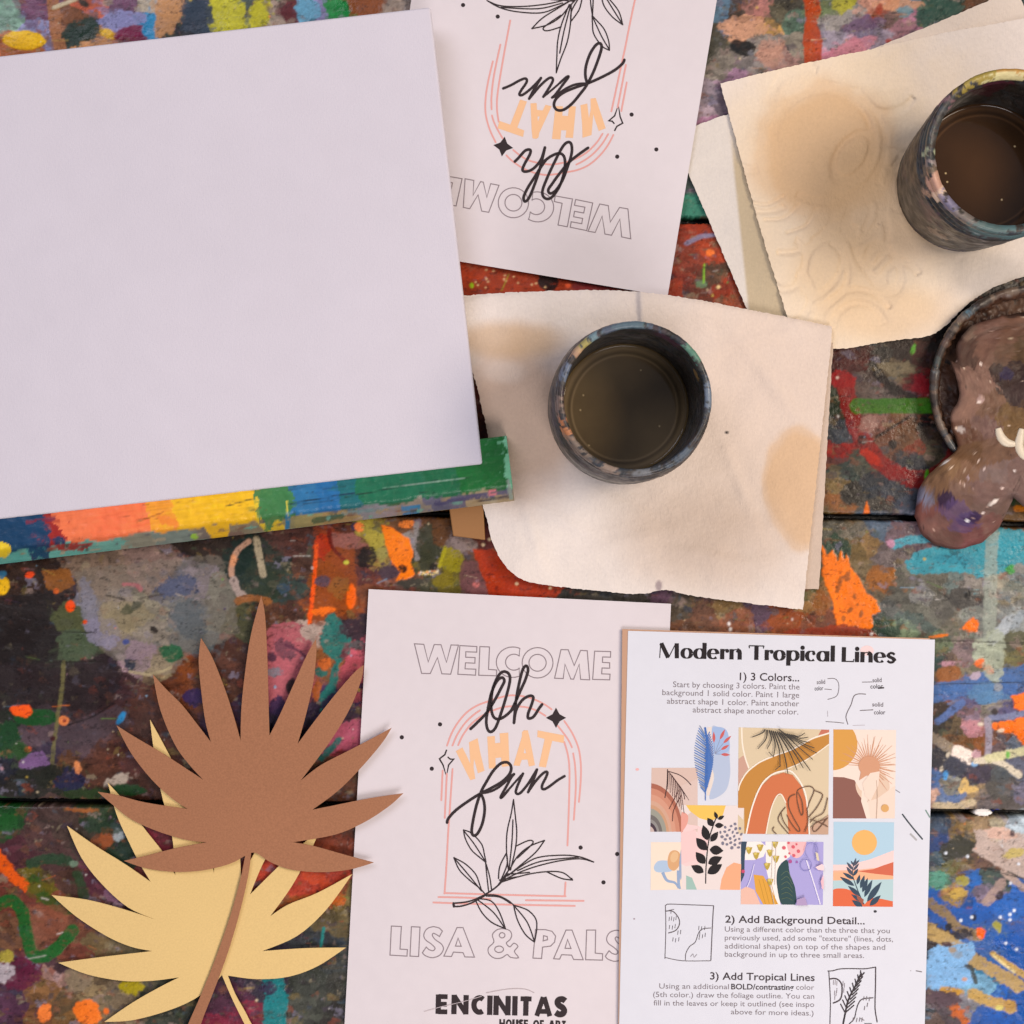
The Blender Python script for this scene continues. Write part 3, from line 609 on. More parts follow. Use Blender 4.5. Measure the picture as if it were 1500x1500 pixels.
def build_table():
    xs = axis(-40, 1540, 1.6, -560, 2060, 40)
    ys = axis(-40, 1540, 1.6, -560, 2060, 40)
    gx, gy = np.meshgrid(xs, ys, indexing='ij')
    X = gx.ravel(); Y = gy.ravel()
    P = Paint(X, Y)
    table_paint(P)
    nx, ny = len(xs), len(ys)
    G3 = P.C.reshape(nx, ny, 3)
    bl = G3.copy()
    bl[1:-1, 1:-1] = (G3[1:-1, 1:-1] * 2 + G3[:-2, 1:-1] + G3[2:, 1:-1] + G3[1:-1, :-2] + G3[1:-1, 2:]) / 6
    P.C = (0.35 * G3 + 0.65 * bl).reshape(-1, 3)
    gr = fbm(X / 2.6, Y / 1.7, 301, 2, 0.7); gr2 = fbm(X / 60, Y / 40, 303, 3)
    P.C = P.C * (1 + 0.20 * gr + 0.14 * gr2)[:, None]
    P.C *= (1 - 0.45 * np.clip((fbm(X / 7, Y / 4.5, 305, 3, 0.65) - 0.30) * 4, 0, 1))[:, None]
    lum = P.C @ np.array([0.3, 0.55, 0.15], np.float32)
    P.C = np.clip(lum[:, None] + (P.C - lum[:, None]) * 1.16, 0.004, 1) * 0.95
    z = P.Hh * 0.0007 - 0.0008
    for gyv, hw in gap_y(X):
        wob = 0.9 * fbm(X / 40, Y * 0 + 3.3, 200, 2) + 0.8 * P.n2
        d = np.abs(Y - gyv + wob) - hw
        m = np.clip(0.5 - d / 1.6, 0, 1)
        bridge = np.clip(0.5 - ((np.hypot((X - 1441) / 15, (Y - 1191) / 5.5) - 1) * 5), 0, 1)
        m = m * (1 - bridge)
        z = z * (1 - m) + (-0.009) * m
        P.C *= (1 - 0.96 * m)[:, None]
        lip = np.exp(-np.clip(d, 0, 30) / 3.5) * (d > -0.5)
        z -= 0.0009 * lip * (1 - m)
    P.blob(1441, 1191, 14, 4.6, 2, 'f4f0ea', 0.25, 1.0, 0.5)
    P.blob(1462, 1190, 4, 4, 0, '2a3aa0', 0.2)
    co = np.stack([(X - 750) * S, (750 - Y) * S, z], 1)
    nx, ny = len(xs), len(ys)
    q = grid_quads(nx, ny)[:, ::-1]
    # skirt and underside so that the boards have thickness
    top = len(co)
    cor = np.array([[co[:, 0].min(), co[:, 1].max()], [co[:, 0].max(), co[:, 1].max()], [co[:, 0].max(), co[:, 1].min()], [co[:, 0].min(), co[:, 1].min()]])
    ext = np.array([[c[0], c[1], zz] for zz in (-0.0012, -0.038) for c in cor])
    co = np.concatenate([co, ext])
    cols = np.concatenate([P.C, np.tile(np.array(lin('6a4c34'), np.float32), (8, 1))])
    sk = [[top + i, top + 4 + i, top + 4 + (i + 1) % 4, top + (i + 1) % 4] for i in range(4)] + [[top + 4, top + 7, top + 6, top + 5]]
    q = np.concatenate([q, np.array(sk)])
    m = mat('dried_paint', rough=0.42, attr=True, spec=0.3, rvar=(60, 0.24, 0.6),
            bump=[(900, 0.00016, (1, 1, 1)), (220, 0.00024, (0.5, 1, 1))])
    o = np_mesh('painted_table', co, q, m, cols)
    tag(o, 'plank work table crusted with layers of many-coloured dried paint, under everything else', 'table')
    return o


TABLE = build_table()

# ------------------------------------------------------------------ sheets of paper and what is printed on them
PAPER = mat('white_paper', 'dcd5d7', 0.75, cvar=((9, 0.022), (160, 0.012)), bump=[(1400, 0.00003, (1, 1, 1)), (22, 0.0010, (1, 1, 1))], spec=0.3)
INK = mat('printed_ink', rough=0.65, attr=True, spec=0.3)


class Sheet:
    """a paper sheet: corners in photo pixels (top-left, top-right, bottom-right, bottom-left), with a soft wave"""
    def __init__(s, name, corners, z, amp, seed, T=None, material=PAPER, curl=0.0, tw=0.00012):
        s.z = z; s.amp = amp; s.seed = seed
        s.T = T or (lambda x, y: (x, y))
        c = [np.array(p, float) for p in corners]
        s.c = c
        nu, nv = 44, 64
        u, v = np.meshgrid(np.linspace(0, 1, nu), np.linspace(0, 1, nv), indexing='ij')
        u = u.ravel()[:, None]; v = v.ravel()[:, None]
        p = (c[0] * (1 - u) + c[1] * u) * (1 - v) + (c[3] * (1 - u) + c[2] * u) * v
        s.curl = curl
        top = s.lift(p[:, 0], p[:, 1])
        bot = top.copy(); bot[:, 2] -= tw
        n = len(top)
        q = grid_quads(nu, nv)[:, ::-1]
        q2 = grid_quads(nu, nv, n)
        idx = np.arange(n).reshape(nu, nv)
        ring = np.concatenate([idx[:, 0], idx[-1, 1:], idx[-2::-1, -1], idx[0, -2:0:-1]])
        m = len(ring)
        rr = np.arange(m) + 2 * n; r2 = np.roll(rr, -1)
        side = np.stack([rr, r2, r2 + m, rr + m], 1)
        ctr = top.mean(0); ctr[2] = 0
        s.o = np_mesh(name, np.concatenate([top, bot, top[ring], bot[ring]]), np.concatenate([q, q2, side]), material, smooth_shade=False, loc=tuple(ctr))
        fl = np.zeros(len(s.o.data.polygons), bool)
        fl[:2 * len(q)] = True
        s.o.data.polygons.foreach_set('use_smooth', fl)

    def zz(s, px, py):
        px = np.asarray(px, float); py = np.asarray(py, float)
        return s.z + s.amp * (0.6 * vnoise(px / 260 + s.seed, py / 300 + 2 * s.seed, s.seed) +
                              0.4 * np.sin(px / 95 + s.seed) * np.sin(py / 130)) + s.amp

    def lift(s, px, py, off=0.0):
        px = np.asarray(px, float); py = np.asarray(py, float)
        z = s.zz(px, py) + off
        k = S * (H - z) / H
        return np.stack([(px - 750) * k, (750 - py) * k, z], 1)


class Print:
    """flat ink shapes in photo pixels of the print's own layout, laid on a sheet"""
    def __init__(s, sheet, step=2e-6, z=0.00006):
        s.sh = sheet; s.v = []; s.f = []; s.c = []; s.z = z; s.step = step

    def add(s, pts, faces, col, flat=False):
        o = len(s.v)
        c = lin(col)
        for p in pts:
            s.v.append((p[0], p[1], s.z)); s.c.append(c)
        for f in faces:
            s.f.append([i + o for i in f])
        s.z += s.step

    def poly(s, pts, col, clip=None):
        if clip is not None:
            pts = clip_poly(pts, clip)
        if len(pts) < 3:
            return
        tri = tessellate_polygon([[Vector((p[0], p[1], 0)) for p in pts]])
        s.add(pts, tri, col)

    def line(s, pts, w, col, w1=None, sm=True, closed=False, cap=True, clip=None, calli=None):
        if sm and len(pts) > 2:
            pts = smooth(pts, 5, closed)
        if closed:
            pts = list(pts) + [pts[0]]
        P = [np.array(p, float) for p in pts]
        Q = [P[0]]
        for p in P[1:]:
            if np.hypot(*(p - Q[-1])) > 1e-4:
                Q.append(p)
        P = Q
        n = len(P)
        if n < 2:
            return
        w1 = w if w1 is None else w1
        vs = []
        for i in range(n):
            a = P[i] - P[i - 1] if i > 0 else (P[0] - P[-2] if closed else P[1] - P[0])
            b = P[i + 1] - P[i] if i < n - 1 else (P[1] - P[0] if closed else P[-1] - P[-2])
            a = a / np.hypot(*a); b = b / np.hypot(*b)
            t = a + b
            L = np.hypot(*t)
            t = a if L < 0.3 else t / L
            nrm = np.array([-t[1], t[0]])
            ca = max(0.5, abs(np.dot(nrm, [-a[1], a[0]])))
            ww = w + (w1 - w) * i / (n - 1)
            if calli:
                ww = calli(t, ww)
            hw = 0.5 * ww / ca
            vs += [P[i] + nrm * hw, P[i] - nrm * hw]
        faces = [[2 * i, 2 * i + 1, 2 * i + 3, 2 * i + 2] for i in range(n - 1)]
        if clip is not None:
            for f in faces:
                s.poly([tuple(vs[k]) for k in f], col, clip)
            return
        if cap and not closed:
            for e, sg in ((0, -1), (n - 1, 1)):
                t = P[1] - P[0] if e == 0 else P[-1] - P[-2]
                t = t / np.hypot(*t) * sg
                nr = np.array([-t[1], t[0]])
                r = np.hypot(*(vs[2 * e] - vs[2 * e + 1])) / 2
                base = len(vs)
                arc = [P[e] + nr * r * math.cos(k * math.pi / 6) + t * r * math.sin(k * math.pi / 6) for k in range(7)]
                vs += arc
                faces.append(list(range(base, base + 7)))
        s.add([tuple(v) for v in vs], faces, col)

    def dot(s, x, y, r, col, ry=None, ang=0, clip=None, n=20):
        ry = r if ry is None else ry
        ca, sa = math.cos(math.radians(ang)), math.sin(math.radians(ang))
        pts = [(x + r * math.cos(t) * ca - ry * math.sin(t) * sa, y + r * math.cos(t) * sa + ry * math.sin(t) * ca)
               for t in [2 * math.pi * k / n for k in range(n)]]
        s.poly(pts, col, clip)

    def text(s, body, x0, y0, x1, y1, cap, col, bold=0.0, space=1.0, shear=0.0):
        """one line of lettering: baseline from (x0,y0) to (x1,y1), cap height in px"""
        vs, fs = text_mesh(body, bold, space, shear)
        xs = [v[0] for v in vs]
        a, b = min(xs), max(xs)
        L = math.hypot(x1 - x0, y1 - y0)
        ux, uy = (x1 - x0) / L, (y1 - y0) / L
        kx = L / (b - a); ky = cap / CAPH
        pts = []
        for v in vs:
            u = (v[0] - a) * kx; t = v[1] * ky
            pts.append((x0 + ux * u + uy * t, y0 + uy * u - ux * t))
        s.add(pts, fs, col)

    def build(s, name):
        P = np.array(s.v)
        xy = [s.sh.T(a, b) for a, b in P[:, :2]]
        xy = np.array(xy)
        co = s.sh.lift(xy[:, 0], xy[:, 1], 0.0)
        co[:, 2] += P[:, 2]
        # faces always turned up
        tris = []
        for f in s.f:
            for k in range(1, len(f) - 1):
                a, b, c = co[f[0]], co[f[k]], co[f[k + 1]]
                cr = (b[0] - a[0]) * (c[1] - a[1]) - (b[1] - a[1]) * (c[0] - a[0])
                if abs(cr) < 1e-14:
                    continue
                tris.append([f[0], f[k], f[k + 1]] if cr > 0 else [f[0], f[k + 1], f[k]])
        return np_mesh(name, co, None, INK, np.array(s.c), tris=tris, smooth_shade=False, parent=s.sh.o)


def clip_poly(pts, rect):
    """keep the part of a polygon inside a convex quad (photo pixels, any winding)"""
    q = rect
    A = sum(q[i][0] * q[(i + 1) % 4][1] - q[(i + 1) % 4][0] * q[i][1] for i in range(4))
    sg = 1 if A > 0 else -1
    out = [tuple(p) for p in pts]
    for i in range(4):
        ax, ay = q[i]; bx, by = q[(i + 1) % 4]
        def d(p): return sg * ((bx - ax) * (p[1] - ay) - (by - ay) * (p[0] - ax))
        inp, out = out, []
        for k in range(len(inp)):
            p, r = inp[k - 1], inp[k]
            dp, dr = d(p), d(r)
            if (dp >= 0) != (dr >= 0):
                t = dp / (dp - dr)
                out.append((p[0] + (r[0] - p[0]) * t, p[1] + (r[1] - p[1]) * t))
            if dr >= 0:
                out.append(r)
        if not out:
            return []
    return out


_tm = {}


def text_mesh(body, bold=0.0, space=1.0, shear=0.0):
    cu = bpy.data.curves.new('lettering', 'FONT')
    cu.body = body; cu.size = 1.0; cu.offset = bold; cu.space_character = space; cu.shear = shear
    cu.resolution_u = 3
    ob = bpy.data.objects.new('lettering', cu)
    COL.objects.link(ob)
    dg = bpy.context.evaluated_depsgraph_get()
    me = bpy.data.meshes.new_from_object(ob.evaluated_get(dg))
    vs = [tuple(v.co) for v in me.vertices]; fs = [list(p.vertices) for p in me.polygons]
    bpy.data.objects.remove(ob); bpy.data.curves.remove(cu); bpy.data.meshes.remove(me)
    return vs, fs


CAPH = max(v[1] for v in text_mesh('H')[0])


def zm(ox, oy, f):
    return lambda pts: [(ox + x / f, oy + y / f) for x, y in pts]


def circ(cx, cy, rx, ry, a0=0, a1=360, n=28):
    return [(cx + rx * math.cos(math.radians(a0 + (a1 - a0) * k / n)), cy + ry * math.sin(math.radians(a0 + (a1 - a0) * k / n))) for k in range(n + 1)]


# ---- the print shared by the two welcome sheets, in photo pixels of the lower sheet
Z2 = zm(500, 860, 3.409)
Z3 = zm(500, 1160, 3.409)
ZS = zm(640, 960, 5.359)
BLK = '2e2426'; GRY = '8c8084'; PNK = 'e2a49c'; PCH = 'efc092'


def welcome_print(sh):
    p = Print(sh)
    w = 1.5
    O = lambda pts, z=Z2: p.line(z(pts), w, GRY, sm=False, closed=True)
    O([(365, 283), (412, 286), (434, 374), (464, 287), (498, 288), (525, 376), (548, 289), (585, 290), (546, 435), (502, 433), (480, 352), (444, 432), (401, 431)])
    E = [(592, 292), (677, 297), (676, 325), (622, 323), (621, 350), (668, 352), (667, 380), (620, 378), (618, 408), (672, 410), (670, 440), (582, 435)]
    O(E)
    O([(692, 297), (740, 299), (735, 411), (776, 414), (775, 443), (686, 440)])
    O([(892, 306)] + circ(856, 375, 82, 76, -62, -298, 24)[1:-1] + [(890, 444), (888, 404)] + circ(862, 375, 42, 40, 50, 310, 18) + [(889, 346)])
    O(circ(980, 378, 77, 76)[:-1]); O(circ(980, 378, 43, 42)[:-1])
    O([(1065, 455), (1097, 312), (1133, 313), (1163, 392), (1195, 316), (1228, 318), (1240, 463), (1195, 461), (1188, 385), (1160, 460), (1146, 459), (1117, 385), (1108, 457)])
    O([(1265, 320), (1345, 322), (1344, 350), (1305, 349), (1304, 376), (1340, 378), (1340, 405), (1302, 404), (1300, 433), (1342, 435), (1340, 463), (1255, 461)])
    p.build('outlined_word')
    p = Print(sh)
    z = Z3
    O([(250, 670), (300, 672), (293, 785), (330, 787), (328, 820), (243, 815)], z)
    O([(350, 673), (393, 675), (386, 822), (343, 820)], z)
    Sx = [(505, 695), (490, 722)] + smooth([(478, 714), (460, 706), (455, 718), (470, 738), (500, 760), (510, 785), (492, 815), (455, 828), (420, 818), (405, 803)], 4) + \
         [(424, 775)] + smooth([(438, 788), (458, 793), (468, 780), (450, 760), (420, 738), (412, 712), (428, 684), (460, 673), (490, 680)], 4)
    O(Sx, z)
    O([(578, 677), (608, 678), (665, 825), (617, 824), (608, 803), (560, 800), (550, 822), (512, 820)], z)
    O([(583, 730), (570, 770), (599, 771)], z)
    O(smooth([(885, 828), (845, 826), (828, 812), (800, 829), (765, 830), (737, 808), (735, 778), (762, 750), (754, 715), (775, 690), (805, 683), (840, 692), (851, 715), (842, 738), (824, 755), (842, 774), (862, 755), (882, 772), (864, 797)], 3, True), z)
    O(circ(803, 716, 14, 13)[:-1], z); O(circ(788, 786, 22, 16)[:-1], z)
    O([(970, 687), (1020, 688), (1052, 696), (1070, 720), (1065, 750), (1045, 770), (1005, 775), (1000, 832), (957, 830)], z)
    O([(1010, 718), (1028, 722), (1030, 738), (1008, 744)], z)
    O([(1122, 690), (1152, 690), (1208, 838), (1160, 837), (1150, 815), (1100, 813), (1090, 835), (1060, 833)], z)
    O([(1130, 737), (1117, 781), (1147, 782)], z)
    O([(1225, 690), (1270, 690), (1268, 805), (1305, 808), (1304, 840), (1220, 838)], z)
    O([(a + 913, b + 18) for a, b in Sx], z)
    p.build('outlined_word')

    p = Print(sh, z=0.00014)
    Lk = lambda pts, ww=4.2, zz=ZS, c=BLK: p.line(zz(pts), ww, c)
    Lk([(265, 577), (325, 520), (395, 445), (455, 350), (505, 255), (530, 200), (510, 174), (470, 205), (430, 290), (405, 400), (388, 510), (398, 580), (425, 600), (462, 565), (505, 450), (548, 310), (574, 195), (562, 142), (520, 128), (480, 165), (440, 260), (426, 360), (430, 440), (450, 488), (490, 500), (545, 470), (592, 425)])
    Lk([(585, 430), (615, 370), (655, 280), (695, 190), (716, 115), (702, 82), (676, 108), (650, 200), (622, 350), (605, 530)])
    Lk([(606, 525), (622, 430), (672, 350), (728, 318), (757, 330), (742, 390), (717, 455), (718, 494), (758, 482), (800, 420), (826, 385)])
    Lk([(80, 1312), (92, 1278), (150, 1215), (250, 1142), (340, 1086), (430, 1040), (520, 985), (574, 925), (582, 872), (552, 840), (500, 850), (440, 910), (385, 1000), (350, 1065), (310, 1180), (280, 1320), (274, 1390), (292, 1415), (322, 1395), (357, 1320), (375, 1220), (368, 1140), (345, 1085)])
    Lk([(345, 1082), (400, 1074), (450, 1056), (500, 1024), (545, 985), (580, 948), (606, 932)], 3.6)
    Lk([(606, 932), (582, 962), (545, 1030), (505, 1102), (503, 1118), (522, 1104), (560, 1058)], 3.8)
    Lk([(560, 1058), (610, 1000), (650, 955), (676, 928)], 3.0)
    Lk([(676, 928), (652, 980), (626, 1042), (620, 1076), (636, 1088), (664, 1072), (715, 1010), (756, 945), (786, 896)], 3.8)
    Lk([(786, 896), (765, 958), (738, 1022), (716, 1074)], 3.8); Lk([(720, 1066), (760, 1008), (808, 950), (848, 916), (868, 920), (856, 958), (828, 1014), (826, 1044), (846, 1050), (890, 1024), (945, 982), (1002, 948)], 3.8)
    p.build('script_lettering')

    p = Print(sh)
    for g in ([(148, 752), (200, 722), (240, 800), (262, 850), (252, 682), (320, 650), (340, 760), (374, 905), (322, 926), (292, 812), (288, 880), (302, 968), (262, 980)],
              [(395, 638), (455, 632), (462, 886), (408, 889)], [(492, 612), (560, 606), (570, 868), (510, 876)], [(454, 690), (496, 685), (512, 800), (458, 806)],
              [(668, 602), (684, 588), (714, 588), (732, 660), (690, 728), (665, 690)], [(666, 640), (690, 728), (682, 768), (672, 800), (650, 868), (600, 864)], [(728, 640), (770, 862), (722, 872), (708, 800), (700, 768), (690, 728)], [(682, 768), (700, 768), (712, 818), (660, 820)],
              [(790, 588), (1000, 628), (995, 688), (905, 671), (856, 880), (800, 872), (846, 655), (788, 641)]):
        p.poly(ZS(g), PCH)
    p.build('block_lettering')

    p = Print(sh)
    A = lambda pts, zz=ZS, ww=2.6: p.line(zz(pts), ww, PNK)
    A([(80, 708), (112, 620), (160, 535), (230, 452), (310, 397), (400, 362), (500, 330), (580, 314), (680, 322), (770, 348), (850, 388), (900, 424)])
    A([(122, 708), (160, 622), (220, 533), (285, 470), (338, 432)])
    A([(167, 705), (202, 630), (262, 548), (330, 490), (400, 450), (500, 412), (580, 400), (700, 407), (780, 433), (852, 474)])
    A([(1000, 515), (1062, 610), (1112, 730), (1130, 860), (1128, 1000), (1115, 1150)])
    A([(950, 555), (1000, 618), (1038, 675), (1060, 722)]); A([(1070, 770), (1086, 880), (1090, 1050), (1075, 1290)])
    A([(1000, 680), (1030, 790), (1041, 920), (1036, 1200), (1025, 1492)])
    A([(45, 905), (35, 1137)]); A([(78, 930), (62, 1275)]); A([(123, 892), (112, 1050), (98, 1262)])
    A([(98, 1262), (88, 1400), (82, 1520), (72, 1700), (60, 1870)])
    A([(515, 505), (815, 514), (1120, 521)], Z3); A([(1120, 452), (1115, 521)], Z3)
    A([(485, 525), (620, 528), (745, 535)], Z3); A([(922, 541), (1210, 544)], Z3); A([(460, 552), (700, 560), (1166, 569)], Z3)
    p.build('arch_lines')

    p = Print(sh, z=0.0001)
    Lf = lambda pts, ww=1.9: p.line(Z3(pts), ww, BLK)
    Lf([(560, 556), (640, 546), (720, 511), (785, 465), (830, 410)], 2.4); Lf([(562, 572), (600, 570), (655, 552), (725, 513)], 2.4); Lf([(560, 556), (562, 572)], 3.5)
    for leaf in ([(610, 190), (650, 206), (700, 260), (715, 315), (722, 350)], [(610, 190), (620, 235), (650, 290), (690, 326), (720, 350)], [(612, 195), (660, 255), (715, 340)],
                 [(720, 350), (740, 420), (750, 485)], [(720, 350), (728, 430), (736, 500)], [(562, 328), (620, 360), (670, 410), (690, 460), (700, 490)],
                 [(562, 328), (590, 390), (640, 440), (690, 480), (715, 506)], [(565, 332), (640, 420), (700, 495)], [(860, 38), (848, 110), (828, 200), (825, 300), (835, 392)],
                 [(860, 38), (870, 130), (876, 200), (870, 280), (845, 390)], [(857, 140), (852, 250), (838, 385)], [(1260, 350), (1190, 324), (1100, 316), (980, 328), (900, 370), (830, 420)],
                 [(1260, 350), (1190, 334), (1080, 346), (960, 376), (860, 415), (790, 455)], [(1185, 326), (1000, 346), (880, 393)], [(1155, 440), (1110, 405), (1050, 397), (960, 406), (880, 425), (800, 450)],
                 [(1155, 440), (1100, 432), (1028, 400)], [(1155, 440), (1150, 432)], [(1015, 242), (940, 272), (880, 322), (840, 390)], [(1015, 242), (970, 302), (900, 362), (840, 412)],
                 [(870, 272), (925, 246), (952, 243), (952, 262), (880, 330)], [(825, 305), (792, 370), (785, 432)], [(825, 305), (828, 362), (795, 445)], [(825, 410), (870, 408), (940, 402)],
                 [(790, 440), (830, 432), (880, 424)], [(835, 392), (812, 425), (785, 462)], [(670, 540), (702, 602), (752, 652), (820, 683)], [(690, 533), (750, 546), (790, 602), (820, 683)],
                 [(680, 538), (760, 602), (816, 680)], [(730, 513), (780, 517), (830, 540), (862, 566)], [(725, 520), (790, 525), (845, 556)], [(860, 565), (930, 590), (970, 632), (976, 682), (965, 748)],
                 [(860, 565), (880, 640), (918, 710), (962, 748)], [(862, 568), (928, 650), (964, 745)]):
        Lf(leaf)
    p.build('palm_sprig')

    p = Print(sh)
    def star(cx, cy, r, f, ang=0, zz=ZS, line=False):
        pts = []
        for k in range(4):
            a = math.radians(90 * k + ang); b = math.radians(90 * k + 45 + ang)
            pts.append((cx + r * math.cos(a), cy + r * math.sin(a)))
            pts.append((cx + r * 0.72 * math.cos(math.radians(90 * k + 22 + ang)), cy + r * .72 * math.sin(math.radians(90 * k + 22 + ang))) if False else (cx + f * r * math.cos(b), cy + f * r * math.sin(b)))
        if line:
            p.line(zz(pts), 1.9, BLK, sm=False, closed=True)
        else:
            p.poly(zz(pts), BLK)
    star(935, 490, 80, 0.5)
    p.build('filled_sparkle')
    p = Print(sh)
    p.line(ZS([(75, 745), (62, 780), (20, 812), (48, 860), (75, 948), (92, 860), (132, 815), (105, 815), (88, 800)]), 2.2, BLK, sm=False)
    p.build('open_sparkle')
    for a, b in ((644.6, 1061), (588.6, 1080), (632.5, 1126), (850.5, 1241.5), (904, 1251), (884, 1292.5)):
        p = Print(sh)
        p.dot(a, b, 3.1, BLK)
        p.build('ink_dot')

    p = Print(sh)
    bold_caps(p, 'ENCINITAS', Z3([(470, 1108)])[0], Z3([(1128, 1122)])[0], 97 / 3.409, BLK)
    p.build('studio_name')
    p = Print(sh)
    bold_caps(p, 'HOUSE OF ART', Z3([(788, 1178)])[0], Z3([(1124, 1186)])[0], 44 / 3.409, BLK)
    p.build('studio_tagline')
    if sh.T(0, 0) == (0, 0):
        p = Print(sh, z=0.0002)
        p.line(Z3([(725, 1003), (790, 990), (860, 982), (920, 985), (962, 1002)]), 0.9, 'b4a8aa')
        p.line(Z3([(415, 1096), (500, 1072), (610, 1046), (700, 1020)]), 0.9, 'c4b8ba')
        p.build('pencil_scribble')


GL = {'E': (0.62, [[(0, 0), (0, 1)], [(0, 0.11), (0.6, 0.11)], [(0, 0.5), (0.55, 0.5)], [(0, 0.89), (0.6, 0.89)]]),
      'N': (0.82, [[(0, 0), (0, 1)], [(0.0, 0.95), (0.78, 0.05)], [(0.78, 0), (0.78, 1)]]),
      'C': (0.70, [[(0.85 + 0 * k, 0) for k in ()] or [(0.44 + 0.37 * math.cos(math.radians(t)), 0.5 + 0.37 * math.sin(math.radians(t))) for t in range(52, 310, 14)]]),
      'I': (0.0, [[(0, 0), (0, 1)]]),
      'T': (0.62, [[(0.31, 0), (0.31, 1)], [(-0.05, 0.87), (0.67, 0.87)]]),
      'A': (0.86, [[(0, 0), (0.40, 0.98)], [(0.46, 0.98), (0.86, 0)], [(0.18, 0.24), (0.68, 0.24)]]),
      'S': (0.55, [smooth([(0.58, 0.80), (0.40, 0.89), (0.16, 0.86), (0.07, 0.73), (0.16, 0.58), (0.42, 0.45), (0.52, 0.29), (0.42, 0.14), (0.18, 0.11), (-0.04, 0.2)], 4)]),
      'H': (0.72, [[(0, 0), (0, 1)], [(0.7, 0), (0.7, 1)], [(0, 0.5), (0.7, 0.5)]]),
      'O': (0.85, [[(0.43 + 0.38 * math.cos(math.radians(t)), 0.5 + 0.38 * math.sin(math.radians(t))) for t in range(0, 361, 15)]]),
      'U': (0.68, [[(0, 1), (0, 0.35), (0.1, 0.16), (0.34, 0.1), (0.58, 0.16), (0.68, 0.35), (0.68, 1)]]),
      'F': (0.55, [[(0, 0), (0, 1)], [(0, 0.89), (0.56, 0.89)], [(0, 0.47), (0.5, 0.47)]]),
      'R': (0.62, [[(0, 0), (0, 1)], [(0, 0.89), (0.36, 0.89), (0.52, 0.8), (0.52, 0.56), (0.36, 0.45), (0, 0.45)], [(0.28, 0.45), (0.62, 0)]]),
      ' ': (0.2, [])}


def bold_caps(p, word, a, b, hgt, col):
    sw = 0.35
    adv = []; x = 0
    for ch in word:
        adv.append(x); x += GL[ch][0] + sw + 0.06
    tot = x - 0.06 - sw
    L = math.hypot(b[0] - a[0], b[1] - a[1]); ux, uy = (b[0] - a[0]) / L, (b[1] - a[1]) / L
    k = L / (tot + sw)
    for ch, x0 in zip(word, adv):
        for st in GL[ch][1]:
            pts = [(a[0] + ux * (x0 + q[0] + sw / 2) * k + uy * q[1] * hgt, a[1] + uy * (x0 + q[0] + sw / 2) * k - ux * q[1] * hgt) for q in st]
            vert = abs(st[0][0] - st[-1][0]) < 0.05
            p.line(pts, (sw if vert or len(st) > 2 else 0.8 * sw) * (k if vert else (k + hgt) / 2), col, sm=False, cap=False)


# lower sheet
low = Sheet('printed_sheet', [(540, 863), (983, 884.5), (952, 1570), (502, 1548)], 0.0008, 0.0005, 3)
tag(low.o, 'white sheet printed with WELCOME, lying upright below the towel, half under the art instruction sheet', 'paper sheet', 'printed welcome sheets')
welcome_print(low)

_r = math.radians(188.3)
_c, _s = math.cos(_r) * 0.985, math.sin(_r) * 0.985


def top_T(x, y):
    dx, dy = x - 815, y - 1050
    return (736.5 + _c * dx - _s * dy, 216 + _s * dx + _c * dy)


up = Sheet('printed_sheet.001', [(978, 434), (548, 362), (640, -250), (1090, -240)], 0.0028, 0.0005, 8, T=top_T)
tag(up.o, 'white sheet printed with WELCOME, lying upside down beside the blank canvas', 'paper sheet', 'printed welcome sheets')
welcome_print(up)

# tan card backing below the instruction sheet
card = Sheet('card_backing', [(911.5, 921.5), (1362, 935), (1350, 1590), (905, 1580)], 0.00265, 0.0004, 5, material=mat('tan_card', 'c29a7e', 0.8), tw=0.0004)
tag(card.o, 'thin tan card showing along the left edge below the art instruction sheet', 'card')

ins = Sheet('instruction_sheet', [(920, 924), (1369.5, 937), (1352, 1600), (905, 1588)], 0.0029, 0.0004, 5, material=mat('bright_paper', 'dadde4', 0.75, cvar=((9, 0.018), (160, 0.01)), bump=[(1400, 0.00003, (1, 1, 1)), (22, 0.0010, (1, 1, 1))], spec=0.3))
tag(ins.o, 'white instruction sheet headed Modern Tropical Lines with a collage of small colour pictures', 'instruction sheet')

ZT = zm(940, 920, 3.75)
ZB = zm(900, 1200, 3.0)


def arc(cx, cy, rx, ry, a0, a1, n=14):
    return [(cx + rx * math.cos(math.radians(a0 + (a1 - a0) * k / n)), cy + ry * math.sin(math.radians(a0 + (a1 - a0) * k / n))) for k in range(n + 1)]


